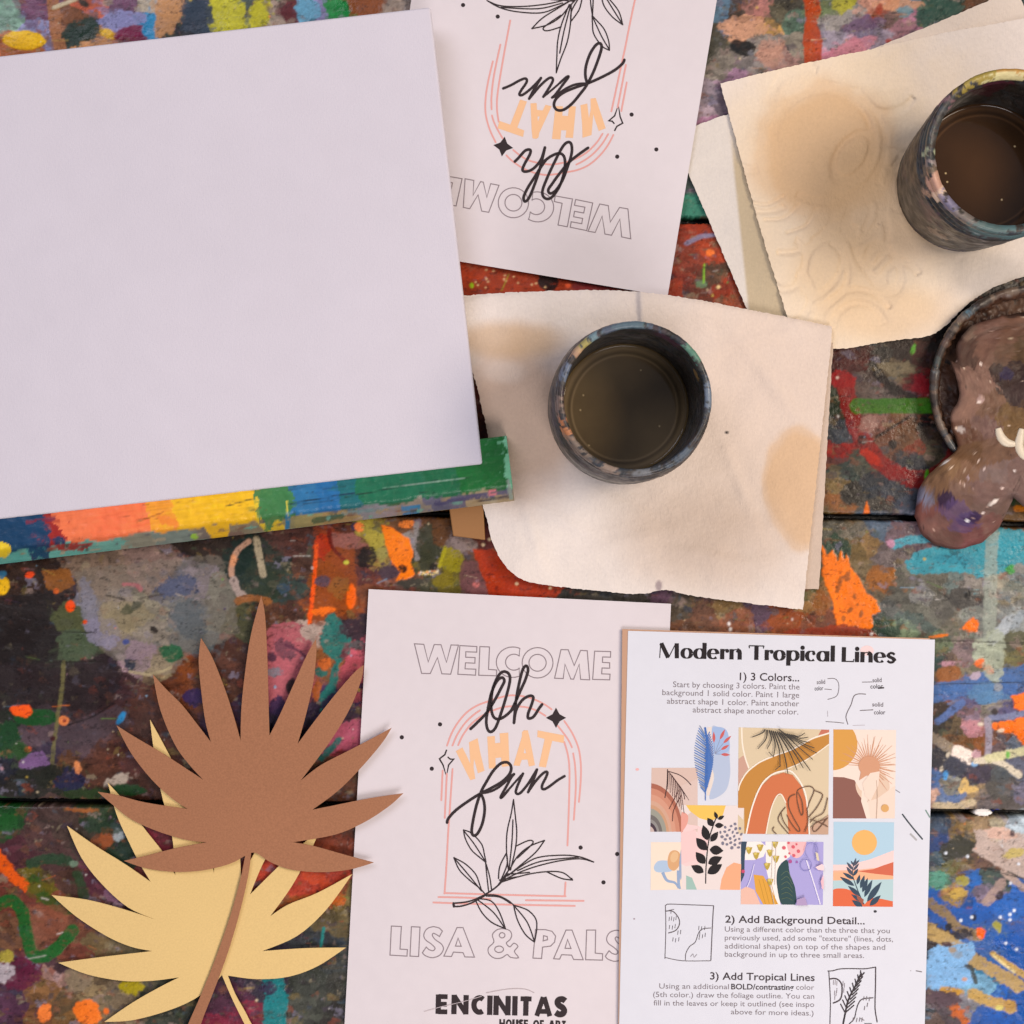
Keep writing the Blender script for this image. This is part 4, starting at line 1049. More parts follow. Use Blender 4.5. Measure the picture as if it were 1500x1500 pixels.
# display letters as pen paths (x right, y up, x-height 1); the pen is broad on uprights, thin on levels
ring = arc(0.46, 0.5, 0.33, 0.46, 0, 360, 26)
DG = {'M': (1.75, [('t', [(0.12, 0), (0.18, 1.45)]), ('k', [(0.22, 1.42), (0.78, 0.05)]), ('t', [(0.80, 0.02), (1.34, 1.42)]), ('k', [(1.45, 0), (1.42, 1.45)])]),
      'o': (0.98, [('c', ring)]),
      'd': (1.06, [('c', ring), ('k', [(0.84, 0), (0.84, 1.55)])]),
      'e': (0.96, [('c', arc(0.46, 0.5, 0.33, 0.46, 0, 318, 24)), ('t', [(0.2, 0.52), (0.80, 0.52)])]),
      'r': (0.72, [('k', [(0.2, 0), (0.2, 1)]), ('t', [(0.3, 0.72), (0.42, 0.92), (0.6, 0.96)]), ('b', (0.58, 0.82, 0.15))]),
      'n': (1.08, [('k', [(0.2, 0), (0.2, 1)]), ('t', [(0.28, 0.74), (0.42, 0.93), (0.6, 0.96)]), ('k', [(0.6, 0.93), (0.80, 0.78), (0.83, 0.5), (0.83, 0)])]),
      'T': (1.22, [('k', [(0.62, 0), (0.62, 1.40)]), ('m', [(0.02, 1.36), (1.22, 1.36)]), ('t', [(0.03, 1.36), (0.08, 1.12)]), ('t', [(1.2, 1.36), (1.14, 1.12)])]),
      'p': (1.06, [('c', arc(0.56, 0.5, 0.33, 0.46, 0, 360, 26)), ('k', [(0.18, -0.48), (0.18, 1)])]),
      'i': (0.42, [('k', [(0.2, 0), (0.2, 1)]), ('b', (0.2, 1.28, 0.17))]),
      'c': (0.88, [('c', arc(0.46, 0.5, 0.33, 0.46, -48, -312, 22)), ('b', (0.66, 0.74, 0.13))]),
      'a': (1.04, [('c', ring), ('k', [(0.82, 0), (0.82, 1)])]),
      'l': (0.44, [('k', [(0.2, 0), (0.2, 1.55)])]),
      'L': (1.02, [('k', [(0.2, 0), (0.2, 1.42)]), ('m', [(0.1, 0.05), (0.98, 0.05)]), ('t', [(0.95, 0.05), (0.98, 0.3)])]),
      's': (0.78, [('s', [(0.64, 0.80), (0.5, 0.93), (0.3, 0.93), (0.15, 0.78), (0.24, 0.6), (0.5, 0.44), (0.62, 0.26), (0.5, 0.08), (0.28, 0.05), (0.1, 0.2)])]),
      ' ': (0.42, [])}


def display_text(p, word, a, b, xh, col):
    x = 0; pos = []
    for ch in word:
        pos.append(x); x += DG[ch][0]
    L = math.hypot(b[0] - a[0], b[1] - a[1]); ux, uy = (b[0] - a[0]) / L, (b[1] - a[1]) / L
    k = L / x
    f = lambda q, x0: (a[0] + ux * (x0 + q[0]) * k + uy * q[1] * xh, a[1] + uy * (x0 + q[0]) * k - ux * q[1] * xh)
    thick, thin = 0.33 * k, 0.07 * k
    pen = lambda t, w: thin + (thick - thin) * abs(t[1]) ** 1.4
    for ch, x0 in zip(word, pos):
        for kind, g in DG[ch][1]:
            if kind == 'b':
                c = f(g, x0); p.dot(c[0], c[1], g[2] * k, col)
                continue
            pts = [f(q, x0) for q in g]
            if kind == 'c':
                p.line(pts, 1, col, sm=False, cap=False, calli=pen)
            elif kind == 'k':
                p.line(pts, thick, col, sm=len(pts) > 2, cap=False)
            elif kind == 's':
                p.line(pts, 0.2 * k, col, cap=False, calli=lambda t, w: (0.12 + 0.14 * (t[0] * ux > -0.2) * abs(t[1])) * k + 0.06 * k)
            elif kind == 'm':
                p.line(pts, 0.09 * k, col, sm=False, cap=False)
            else:
                p.line(pts, thin * 1.1, col, cap=False)


p = Print(ins)
display_text(p, 'Modern Tropical Lines', ZT([(90, 164)])[0], ZT([(1398, 192)])[0], 15.2, '1e181a')
p.build('title_lettering')

p = Print(ins)
DK = '3c3236'; TX = '7d7478'


def tx(zz, body, x0, y0, x1, y1, cap, col=TX, bold=0.0):
    a, b = zz([(x0, y0)])[0], zz([(x1, y1)])[0]
    p.text(body, a[0], a[1], b[0], b[1], cap, col, bold)


tx(ZT, '1) 3 Colors...', 538, 286, 865, 293, 11.0, DK, 0.012)
tx(ZT, 'Start by choosing 3 colors. Paint the', 172, 324, 867, 338, 8.2)
tx(ZT, 'background 1 solid color. Paint 1 large', 113, 368, 865, 383, 8.2)
tx(ZT, 'abstract shape 1 color. Paint another', 138, 415, 865, 430, 8.2)
tx(ZT, 'abstract shape another color.', 280, 463, 860, 475, 8.2)
p.build('instruction_paragraph')
p = Print(ins)
tx(ZB, '2) Add Background Detail...', 487, 454, 1100, 462, 10.2, DK, 0.014)
tx(ZB, 'Using a different color than the three that you', 485, 494, 1210, 501, 7.6)
tx(ZB, 'previously used, add some "texture" (lines, dots,', 485, 531, 1224, 538, 7.6)
tx(ZB, 'additional shapes) on top of the shapes and', 485, 568, 1190, 574, 7.6)
tx(ZB, 'background in up to three small areas.', 485, 604, 1097, 610, 7.6)
p.build('instruction_paragraph')
p = Print(ins)
tx(ZB, '3) Add Tropical Lines', 420, 704, 880, 711, 10.4, DK, 0.014)
tx(ZB, 'Using an additional', 197, 744, 503, 747, 7.6)
tx(ZB, 'BOLD/contrasting', 513, 747, 788, 750, 7.8, DK, 0.02)
tx(ZB, 'color', 798, 749, 878, 750, 7.6)
tx(ZB, '(5th color.) draw the foliage outline. You can', 170, 781, 878, 789, 7.6)
tx(ZB, 'fill in the leaves or keep it outlined (see inspo', 172, 818, 878, 825, 7.6)
tx(ZB, 'above for more ideas.)', 512, 857, 875, 863, 7.6)
p.build('instruction_paragraph')

# pencil sketches
p = Print(ins)
PC = '6a6266'
K = lambda pts, w=1.0, c=PC, zz=ZT: p.line(zz(pts), w, c)
K([(1022, 278), (1060, 278), (1080, 300), (1082, 340), (1068, 375), (1022, 392)]); K([(1005, 335), (1042, 338)])
K([(1212, 297), (1265, 296)]); K([(1200, 453), (1270, 449)], 1.2); K([(1230, 363), (1190, 362), (1165, 375), (1150, 420), (1130, 460), (1122, 490), (1132, 528)], 1.3)
K([(1012, 514), (1060, 517), (1110, 522)]); K([(1020, 455), (1022, 485)], 0.7, 'a09aa0'); K([(1160, 535), (1225, 533)], 0.7, 'b0a8ae')
for b_, x0, y0, x1, y1, c_ in (('solid', 962, 308, 1008, 306, PC), ('color', 950, 343, 998, 341, '4a4448'), ('solid', 1268, 298, 1318, 296, '5a5256'), ('color', 1256, 332, 1326, 330, '3a3438'), ('solid', 1266, 430, 1326, 432, PC), ('color', 1276, 474, 1338, 474, '5a5256')):
    tx(ZT, b_, x0, y0, x1, y1, 6.2, c_, 0.01)
K([(1300, 330), (1328, 328)], 2.2, '3a3438')
p.build('pencil_sketch')
p = Print(ins)
b2 = lambda pts, w=1.2, c='5a5256': p.line(ZB(pts), w, c)
b2([(228, 378), (240, 373), (330, 376), (436, 380)]); b2([(436, 382), (432, 440), (424, 618)], 1.5); b2([(224, 378), (226, 480), (222, 612)]); b2([(225, 608), (300, 622), (424, 622)], 1.1)
b2([(224, 404), (255, 404), (280, 430), (286, 460), (270, 488), (238, 500)], 1.5); b2([(312, 618), (314, 590), (330, 560), (355, 540), (370, 500), (388, 482), (424, 478)], 1.2)
for x_, y_ in ((242, 430), (252, 428), (262, 432), (272, 426), (243, 466), (256, 468), (268, 462), (258, 520), (270, 524), (284, 520), (280, 490), (292, 488), (372, 470), (384, 472), (398, 470), (376, 498), (388, 506), (400, 500), (374, 512), (250, 398)):
    b2([(x_, y_), (x_ - 2, y_ + 16)], 0.9)
b2([(335, 603), (345, 592), (350, 606), (362, 594)], 0.8, '8a8286'); b2([(240, 400), (262, 396)], .8)
p.build('pencil_sketch')
p = Print(ins)
ZC = zm(1190, 1390, 8.333)
b3 = lambda pts, w=1.3, c='4a4246': p.line(ZC(pts), w, c)
b3([(190, 270), (250, 266), (340, 244), (480, 240), (640, 242), (770, 222)], 1.6); b3([(772, 224), (770, 450), (765, 720), (790, 890)], 1.9); b3([(200, 268), (208, 400), (220, 640), (216, 820), (212, 1000)], 1.5)
b3([(215, 366), (280, 362), (330, 390), (360, 450), (358, 560), (330, 625), (255, 660)], 2.2)
for x_, y_ in ((258, 385), (280, 385), (300, 395), (300, 480), (272, 510), (292, 520), (275, 570), (375, 395), (392, 420), (385, 480)):
    b3([(x_, y_), (x_ - 3, y_ + 50)], 1.1, '8a8286')
b3([(375, 915), (400, 790), (440, 620), (520, 460), (595, 300)], 2.6, '2c2628')
for i in range(9):
    t = i / 8
    bx_ = 400 + (590 - 400) * t ** 1.15; by_ = 780 - 440 * t
    b3([(bx_, by_), (bx_ + 105 * (1 - 0.6 * t), by_ - 92 * (1 - 0.45 * t))], 1.9, '3a3236')
    b3([(bx_, by_), (bx_ - 55 * (1 - 0.6 * t) + 20 * t, by_ - 105 * (1 - 0.3 * t))], 1.9, '3a3236')
b3([(450, 915), (510, 850), (535, 750), (560, 670), (610, 612), (740, 596)], 1.5)
for x_, y_ in ((630, 580), (664, 580), (700, 590), (640, 700), (675, 660), (500, 840), (545, 845), (580, 840), (610, 840)):
    b3([(x_, y_), (x_ - 8, y_ + 44)], 1.2, '7a7276')
b3([(590, 850), (630, 870)], 1.2, '7a7276'); b3([(640, 912), (720, 912)], 1.5, '7a7276')
p.build('pencil_sketch')
# stray marks at the right of the collage
def mark(pts, w, c):
    q_ = Print(ins)
    if len(pts) == 1:
        q_.dot(pts[0][0], pts[0][1], w, c, w * 0.75)
    else:
        q_.line(pts, w, c)
    q_.build('stray_mark')


for m_ in (([(1322, 1193), (1335, 1210), (1351, 1229)], 2.2, '3a444a'), ([(1334, 1222), (1342, 1230)], 3, 'b0b0b0'), ([(1312, 1157), (1318, 1161)], 1.2, '8a8a90'), ([(1282, 1335)], 2.5, '3a3a40'),
           ([(1342, 1422), (1350, 1423.5)], 1.4, '6a6266'), ([(933.5, 1127)], 2.6, 'eeb4b0'), ([(929, 1346)], 1.4, '9a8a92'), ([(1356, 1187), (1362, 1197)], 2, '7a948a'), ([(1270, 953)], 10, 'ecd2d0'), ([(1334, 1422)], 0.8, '9a9296')):
    mark(*m_)

# ---- the collage of eight small pictures
ZA = zm(940, 1050, 5.555)
ZD = zm(1070, 1050, 5.173)


class Pic:
    def __init__(s, zz, rect, base, name='picture'):
        s.p = Print(ins, 3e-6); s.z = zz; s.r = zz(rect)
        if base:
            s.p.poly(s.r, base)
        s.name = name

    def P(s, pts, c, sm=False):
        s.p.poly(smooth(s.z(pts), 4, True) if sm else s.z(pts), c, s.r); return s

    def L(s, pts, w, c, w1=None):
        f = 5.4
        s.p.line(s.z(pts), w / f, c, None if w1 is None else w1 / f, clip=s.r); return s

    def D(s, x, y, r, c, ry=None, ang=0):
        q = s.z([(x, y)])[0]
        s.p.dot(q[0], q[1], r / 5.4, c, None if ry is None else ry / 5.4, ang, s.r); return s

    def leaf(s, x0, y0, x1, y1, w, c, bend=0.0):
        dx, dy = x1 - x0, y1 - y0
        n = (-dy, dx)
        L = math.hypot(dx, dy)
        n = (n[0] / L, n[1] / L)
        pts = []
        for sg in (1, -1):
            rng = range(0, 9) if sg == 1 else range(8, -1, -1)
            for k in rng:
                t = k / 8
                h = sg * w * 0.5 * math.sin(math.pi * t ** 0.85) + bend * L * math.sin(math.pi * t)
                pts.append((x0 + dx * t + n[0] * h, y0 + dy * t + n[1] * h))
        return s.P(pts, c)

    def done(s):
        return s.p.build(s.name)


# feather and cactus flower on blue
q = Pic(ZA, [(380, 60), (740, 60), (740, 700), (380, 700)], None)
q.P([(535, 85), (600, 82), (600, 400), (560, 640), (530, 640)], 'e4d8cc')
q.P([(570, 90), (620, 82), (680, 100), (712, 180), (715, 330), (720, 460), (695, 580), (640, 640), (560, 672), (555, 620), (590, 500), (570, 400), (580, 300)], 'b4c2d8', True)
q.P([(575, 90), (630, 84), (690, 110), (714, 200), (712, 270), (660, 300), (590, 300), (572, 180)], '9fb8dc', True)
for a, b, c_, d in ((588, 210, 586, 120), (636, 185, 678, 100), (664, 215, 728, 155), (645, 268, 712, 228), (645, 305, 720, 310)):
    q.L([(595, 300), (a, b)], 4, '8a90a8'); q.leaf(a, b, c_, d, 24, 'c8605c')
for i in range(26):
    t = i / 25; x = 512 + 20 * math.sin(t * 3); y = 110 + 470 * t
    q.L([(x, y + 30), (x - 30 - 75 * math.sin(t * 2.9 + 0.15), y - 40 + 30 * t)], 13, '5a80bc' if i % 3 else '8a94a8', 7)
    if i > 2:
        q.L([(x, y + 30), (x + 24 + 28 * math.sin(t * 3), y - 45)], 13, '4a74b8', 7)
q.L([(515, 85), (535, 250), (520, 450), (518, 680)], 16, '3f6cb4', 6)
for i in range(12):
    q.L([(522 + 6 * math.sin(i), 150 + 36 * i), (535, 175 + 36 * i)], 22, '3f6cb4', 14)
q.done()
# rainbow with dark palm
q = Pic(ZA, [(80, 415), (455, 415), (455, 715), (318, 715), (316, 935), (70, 935)][:2] + [(455, 935), (70, 935)], 'd6bcae')
q.P([(320, 560), (460, 500), (460, 940), (320, 940)], 'd9c2b6')
cx, cy = 60, 960
for r, c_ in ((420, 'a86650'), (380, 'c98a70'), (330, 'd29a80'), (280, 'cfa58c'), (245, 'c89a78'), (215, '9a9a8c'), (165, '6f6a66'), (128, '8f8c88'), (100, '453640'), (70, 'c9b4ac')):
    q.P(circ(cx, cy, r * 0.66, r, 180, 360, 26) + [(cx + r * .66, cy + 20), (cx - r * .66, cy + 20)], c_)
q.L([(210, 425), (205, 560), (188, 660)], 7, '3a2c2c'); q.L([(205, 440), (300, 470), (360, 510), (402, 555)], 7, '4a3434')
for k in range(8):
    x = 215 + 14 * k; y = 440 + 18 * k
    q.L([(x, y), (x - 2 + 5 * k, y + 150 + 10 * k)], 6, '5a3a34', 4); q.L([(x, y), (x + 50 + 3 * k, y + 70 + 6 * k)], 5, '4a3434', 3)
q.L([(320, 640), (260, 760), (250, 850)], 6, '5a3430'); q.L([(300, 600), (222, 750)], 5, '5a3430'); q.L([(350, 672), (330, 600), (240, 470)], 6, '4a3030')
q.done()
# large terracotta arches
R = [(62, 80), (748, 98), (740, 890), (55, 885)]
q = Pic(ZD, R, 'd8c6a4')
q.P([(55, 80), (82, 80), (95, 260), (140, 390), (55, 520)], 'd8c6a4')
q.P([(60, 320), (98, 292), (140, 385), (100, 440), (58, 520)], 'c8a08c')
q.P([(560, 90), (750, 90), (750, 120), (610, 165), (580, 130)], 'c4745c')
q.L([(85, 80), (90, 200), (112, 310), (140, 390)], 12, 'f2e6d2')
q.P([(750, 130), (620, 170), (470, 250), (330, 300), (220, 350), (130, 420), (75, 500), (50, 570), (50, 690), (105, 690), (105, 890), (125, 890), (160, 690), (230, 520), (320, 430), (430, 390), (530, 350), (640, 290), (750, 205)], 'c1873c')
q.L([(750, 122), (620, 165), (470, 245), (330, 296), (220, 345), (130, 415), (75, 500), (58, 560)], 11, 'f4ead8')
q.L([(750, 205), (640, 285), (530, 350), (430, 392)], 9, 'f0e4cc')
q.P([(120, 890), (165, 690), (230, 530), (310, 450), (400, 422), (470, 440), (540, 530), (575, 650), (590, 890), (440, 890), (430, 760), (418, 650), (385, 590), (350, 600), (310, 680), (285, 780), (265, 890)], 'cd7448')
q.L([(118, 890), (162, 690), (230, 522), (310, 440), (400, 410), (470, 420), (545, 525), (578, 640), (598, 890)], 12, 'f6ecdc')
q.P([(265, 890), (285, 780), (310, 680), (350, 600), (385, 590), (418, 650), (432, 760), (440, 890)], 'd4c4a0')
q.L([(268, 890), (288, 780), (313, 680), (350, 600), (385, 588), (418, 650)], 9, 'f2e6d0')
q.P([(600, 840), (745, 740), (745, 890), (605, 890)], 'c4a288')
for pts in ([(505, 640), (505, 560), (560, 530), (610, 528), (632, 560), (600, 640), (580, 700)], [(632, 555), (690, 580), (694, 610), (650, 690), (590, 760)], [(735, 610), (705, 720), (640, 760), (600, 800)],
            [(490, 585), (445, 610), (440, 680), (480, 770), (525, 850), (505, 862), (450, 790), (425, 740)], [(505, 640), (530, 735), (548, 728), (540, 640), (510, 570)], [(415, 680), (365, 750), (370, 800), (440, 885)],
            [(330, 830), (318, 855), (350, 890)], [(735, 760), (650, 860), (620, 850), (640, 800), (730, 770)], [(580, 690), (585, 800), (560, 870)], [(380, 720), (400, 790), (450, 860)], [(600, 770), (680, 800), (735, 830)]):
    q.L(pts, 7, '6a4c38')
for i, (a, b) in enumerate(((160, 152), (205, 240), (275, 240), (322, 300), (372, 380), (432, 430), (500, 400), (548, 385), (602, 405), (620, 320), (650, 272), (632, 232), (600, 190), (585, 150), (560, 118))):
    x0 = 300 + 11 * i; y0 = 88 + 6 * i
    q.L([(x0 - 40 + 4 * i, 92 + 3 * i), ((x0 + a) / 2 + 8, (y0 + b) / 2), (a, b)], 12 if i < 9 else 8, '403c36', 6)
q.L([(360, 90), (440, 150), (480, 200)], 9, '403c36'); q.L([(322, 300), (285, 262)], 6, '403c36'); q.L([(378, 360), (335, 400)], 6, '403c36')
q.done()
# sunburst palm
R = [(780, 95), (1255, 100), (1245, 770), (776, 770)]
q = Pic(ZD, R, 'ecdccd')
q.P(circ(770, 210, 192, 195, -90, 95) + [(770, 400)], 'd59c4a')
q.P([(776, 455), (860, 458), (940, 480), (1000, 600), (1035, 770), (776, 770)], '8a5c50')
q.P([(950, 500), (1000, 560), (1060, 420), (1130, 420), (1190, 470), (1200, 560), (1100, 640), (1020, 640), (960, 570)], 'e0c6ae', True)
q.P([(990, 640), (1000, 500), (1060, 425), (1100, 450), (1110, 770), (1030, 770)], 'eedccb')
q.P([(1040, 640), (1110, 620), (1250, 520), (1250, 770), (1060, 770)], 'ead6c4')
for i in range(48):
    a = math.radians(-178 + i * 5.1 + 4 * math.sin(i * 2.1)); l = 185 + 45 * math.sin(i * 1.7)
    if a > math.radians(55):
        l *= 0.6
    q.L([(1050, 370), (1050 + l * math.cos(a), 370 + l * 1.05 * math.sin(a))], 11, 'd09a78', 2)
q.D(1050, 372, 85, 'd09a78', 78)
q.P([(975, 480), (1000, 350), (1130, 360), (1120, 410), (1060, 425)], 'd09a78')
q.P([(1000, 500), (1060, 425), (1130, 412), (1120, 520), (1060, 640), (1020, 600)], 'ecd8c6'); q.L([(1105, 480), (1112, 600), (1105, 770)], 5, 'c0a48c'); q.D(1170, 692, 31, 'd8a868')
q.done()
# black leaf sprig
R = [(320, 718), (832, 722), (800, 1408), (320, 1405)]
q = Pic(ZA, R, 'e6dad4')
q.P([(320, 900), (400, 880), (520, 920), (540, 1050), (480, 1180), (400, 1210), (320, 1180)], 'f0cfcb', True)
q.P([(320, 940), (440, 920), (460, 1160), (320, 1200)], 'eecac6')
q.P([(360, 718), (685, 718), (660, 800), (560, 850), (470, 825), (390, 765)], 'ecc45c'); q.P([(322, 790), (350, 780), (378, 810), (370, 870), (330, 935), (320, 930)], 'e2a090', True)
q.P([(635, 1410), (650, 1320), (690, 1225), (750, 1185), (810, 1200), (800, 1410)], 'f2ac82'); q.P([(362, 1410), (362, 1290), (410, 1310), (450, 1410)], '9ec0b4')
q.L([(520, 1358), (525, 1200), (545, 1010), (580, 890), (615, 800)], 9, '241c1e')
for a in ((615, 830, 592, 770, 30), (620, 835, 672, 805, 30), (580, 890, 535, 822, 52), (595, 885, 668, 882, 44), (535, 1005, 500, 880, 66), (560, 1015, 622, 935, 52), (530, 1085, 442, 985, 76), (552, 1080, 665, 1090, 76), (515, 1195, 440, 1100, 72), (540, 1195, 655, 1140, 70), (505, 1265, 402, 1210, 66), (535, 1275, 655, 1200, 74)):
    q.leaf(*a, '1c1719')
rr = random.Random(3)
for i in range(26):
    a = i * 2.4; r = 13 * math.sqrt(i + 0.5) * 1.55
    q.D(738 + r * math.cos(a), 972 + r * 1.05 * math.sin(a), rr.uniform(7, 12), '7a7888', rr.uniform(9, 14), rr.uniform(0, 90))
q.done()
# pale blue flower
R = [(75, 1020), (320, 1020), (325, 1405), (72, 1410)]
q = Pic(ZA, R, 'f1dfca')
q.P([(98, 1225), (130, 1175), (200, 1170), (260, 1190), (250, 1250), (190, 1265), (120, 1262)], 'b0c6dc', True)
q.P([(210, 1180), (225, 1110), (265, 1085), (310, 1110), (315, 1190), (270, 1250), (225, 1235)], 'd8a878', True); q.D(265, 1140, 30, 'e2bb8c', 45, 20)
q.L([(170, 1265), (205, 1330), (270, 1350), (300, 1395)], 26, '94aac8', 14); q.L([(300, 1250), (300, 1350), (312, 1400)], 28, '94aac8', 16); q.leaf(318, 1330, 326, 1050, 34, '98aac6')
q.done()
# violet wild flowers
R = [(80, 945), (705, 948), (700, 1425), (78, 1420)]
q = Pic(ZD, R, 'aaa4d8')
q.P([(108, 945), (230, 945), (280, 990), (250, 1060), (180, 1085), (110, 1085)], 'f4ece4'); q.P([(265, 945), (470, 945), (450, 1060), (380, 1110), (350, 1250), (380, 1425), (330, 1425), (300, 1280), (270, 1150)], 'f4ece4')
q.P([(80, 945), (125, 945), (108, 1060), (105, 1200), (78, 1260)], '34485a'); q.P([(78, 1310), (120, 1285), (180, 1310), (230, 1425), (78, 1425)], 'e8bca8')
q.P(circ(500, 940, 75, 130, -10, 190), 'f2bcbc'); q.P([(175, 1195), (250, 1205), (300, 1290), (362, 1420), (250, 1425), (190, 1320)], 'dda23c')
for x in (215, 245, 275, 300):
    q.L([(x, 1230), (x + 50, 1420)], 4, 'b8862c')
q.P([(350, 1200), (370, 1130), (430, 1085), (450, 1190), (490, 1300), (490, 1425), (390, 1425), (355, 1300)], '2c4a4c', True)
for i in range(6):
    q.L([(385, 1200 + 36 * i), (430, 1170 + 40 * i), (470, 1240 + 30 * i)], 3, '6a7a5a')
for x, y in ((140, 1010), (225, 990), (300, 1030), (338, 965), (278, 1130), (345, 1075), (195, 1050), (300, 1250)):
    q.P([(x - 26, y - 20), (x + 26, y - 22), (x + 12, y + 18), (x, y + 32), (x - 14, y + 16)], 'b8a040'); q.D(x - 6, y - 14, 12, 'd8c468')
q.L([(300, 1270), (330, 1420)], 5, 'c0b8a8'); q.L([(318, 950), (310, 1250)], 5, 'd0c8b8'); q.L([(345, 950), (335, 1270)], 4, 'c8beb0')
for x, y, r in ((405, 992, 14), (475, 985, 13), (515, 1018, 13), (480, 1050, 12), (417, 1060, 10), (500, 965, 8), (440, 955, 9), (446, 1035, 8)):
    q.D(x, y, r, 'd8606c')
q.D(452, 1095, 14, 'b0508c'); q.D(502, 1100, 9, '9a60a8'); q.D(95, 1170, 14, 'c84a6c')
q.L([(575, 1085), (625, 1240), (680, 1420)], 10, 'e6e2f2'); q.L([(180, 1115), (150, 1230), (125, 1290)], 8, 'd8d4ee')
q.L(circ(570, 1120, 42, 45), 4, '7a78b8'); q.L(circ(610, 1010, 48, 60, 120, 380), 4, '7a78b8'); q.L([(655, 950), (640, 1010), (665, 1100)], 6, '8a86c4')
q.P([(640, 1135), (690, 1110), (706, 1130), (700, 1160), (660, 1155)], 'f4d6d6'); q.P([(680, 1240), (700, 1190), (706, 1300), (690, 1300)], 'ecbcc4'); q.P([(640, 1020), (660, 1030), (670, 1090), (650, 1080)], 'dcd0b0'); q.P([(500, 1380), (560, 1360), (580, 1425), (495, 1425)], 'b09ac0')
q.done()
# desert sunset
R = [(782, 795), (1240, 800), (1230, 1440), (776, 1435)]
q = Pic(ZD, R, 'b0d0e0')
q.P([(776, 1120), (900, 1120), (1060, 1080), (1240, 1010), (1240, 1240), (776, 1240)], 'f2d2cc'); q.P([(776, 1165), (960, 1160), (1240, 1130), (1240, 1250), (776, 1230)], 'f0b494')
q.P([(960, 1170), (1080, 1155), (1160, 1125), (1240, 1098), (1240, 1205), (1100, 1190)], 'd0694c'); q.P([(776, 1180), (960, 1170), (1100, 1190), (1240, 1205), (1240, 1250), (776, 1240)], 'f0b48a')
q.P([(776, 1240), (1240, 1230), (1240, 1440), (776, 1440)], 'b4d0d2'); q.P([(770, 1320), (840, 1300), (920, 1320), (980, 1380), (1000, 1440), (770, 1440)], 'dd6a42', True); q.P([(1000, 1440), (1060, 1370), (1150, 1380), (1240, 1400), (1240, 1440)], 'dd6a42')
q.P([(776, 1440), (776, 1330), (840, 1305), (920, 1330), (985, 1385), (1040, 1440)], 'dd6a42')
q.D(1015, 952, 100, 'ebb568')
q.L([(935, 1100), (925, 1190), (955, 1290), (1010, 1420)], 7, '2f4450')
for a in ((935, 1130, 952, 1068, 16), (935, 1130, 978, 1082, 16), (932, 1125, 912, 1090, 14), (928, 1160, 880, 1100, 22), (930, 1165, 975, 1110, 20), (926, 1200, 878, 1135, 26), (930, 1205, 968, 1150, 24), (935, 1230, 850, 1180, 28), (940, 1280, 828, 1212, 34), (960, 1270, 980, 1195, 26),
          (985, 1300, 1015, 1200, 30), (1000, 1330, 1040, 1220, 32), (1015, 1365, 1075, 1235, 36), (1035, 1400, 1145, 1250, 46), (1055, 1430, 1138, 1352, 42), (985, 1360, 890, 1280, 34), (1000, 1440, 920, 1390, 40), (1000, 1400, 915, 1345, 30)):
    q.leaf(*a, '33485a' if a[1] > 1200 else '4a5060')
q.P([(955, 1345), (1010, 1385), (1000, 1425), (960, 1380)], '9a5a48')
q.done()

# ------------------------------------------------------------------ palm leaves cut from card
ZL = zm(0, 860, 2.344)


def flat_card(name, outline, zfun, thick, material):
    """a cut card: outline in photo pixels, height per point from zfun"""
    n = len(outline)
    tri = tessellate_polygon([[Vector((p[0], p[1], 0)) for p in outline]])
    top = np.array([W(p[0], p[1], zfun(p[0], p[1])) for p in outline])
    bot = top.copy(); bot[:, 2] -= thick
    up_, dn = [], []
    for t in tri:
        a, b, c = (top[i] for i in t)
        cr = (b[0] - a[0]) * (c[1] - a[1]) - (b[1] - a[1]) * (c[0] - a[0])
        t = list(t) if cr > 0 else [t[0], t[2], t[1]]
        up_.append(t); dn.append([t[0] + n, t[2] + n, t[1] + n])
    A = sum(top[i][0] * top[(i + 1) % n][1] - top[(i + 1) % n][0] * top[i][1] for i in range(n))
    side = []
    for i in range(n):
        j = (i + 1) % n
        side.append([i, i + n, j + n, j] if A > 0 else [j, j + n, i + n, i])
    ctr = top.mean(0)
    return np_mesh(name, np.concatenate([top, bot]), side, material, tris=up_ + dn, smooth_shade=False, loc=(ctr[0], ctr[1], 0.0))


def chain(segs):
    """each segment is a blade edge; smooth inside the segment, sharp between segments"""
    out = []
    for sgm in segs:
        s_ = smooth(sgm, 5) if len(sgm) > 2 else sgm
        out += [tuple(p) for p in s_[:-1]]
    return out


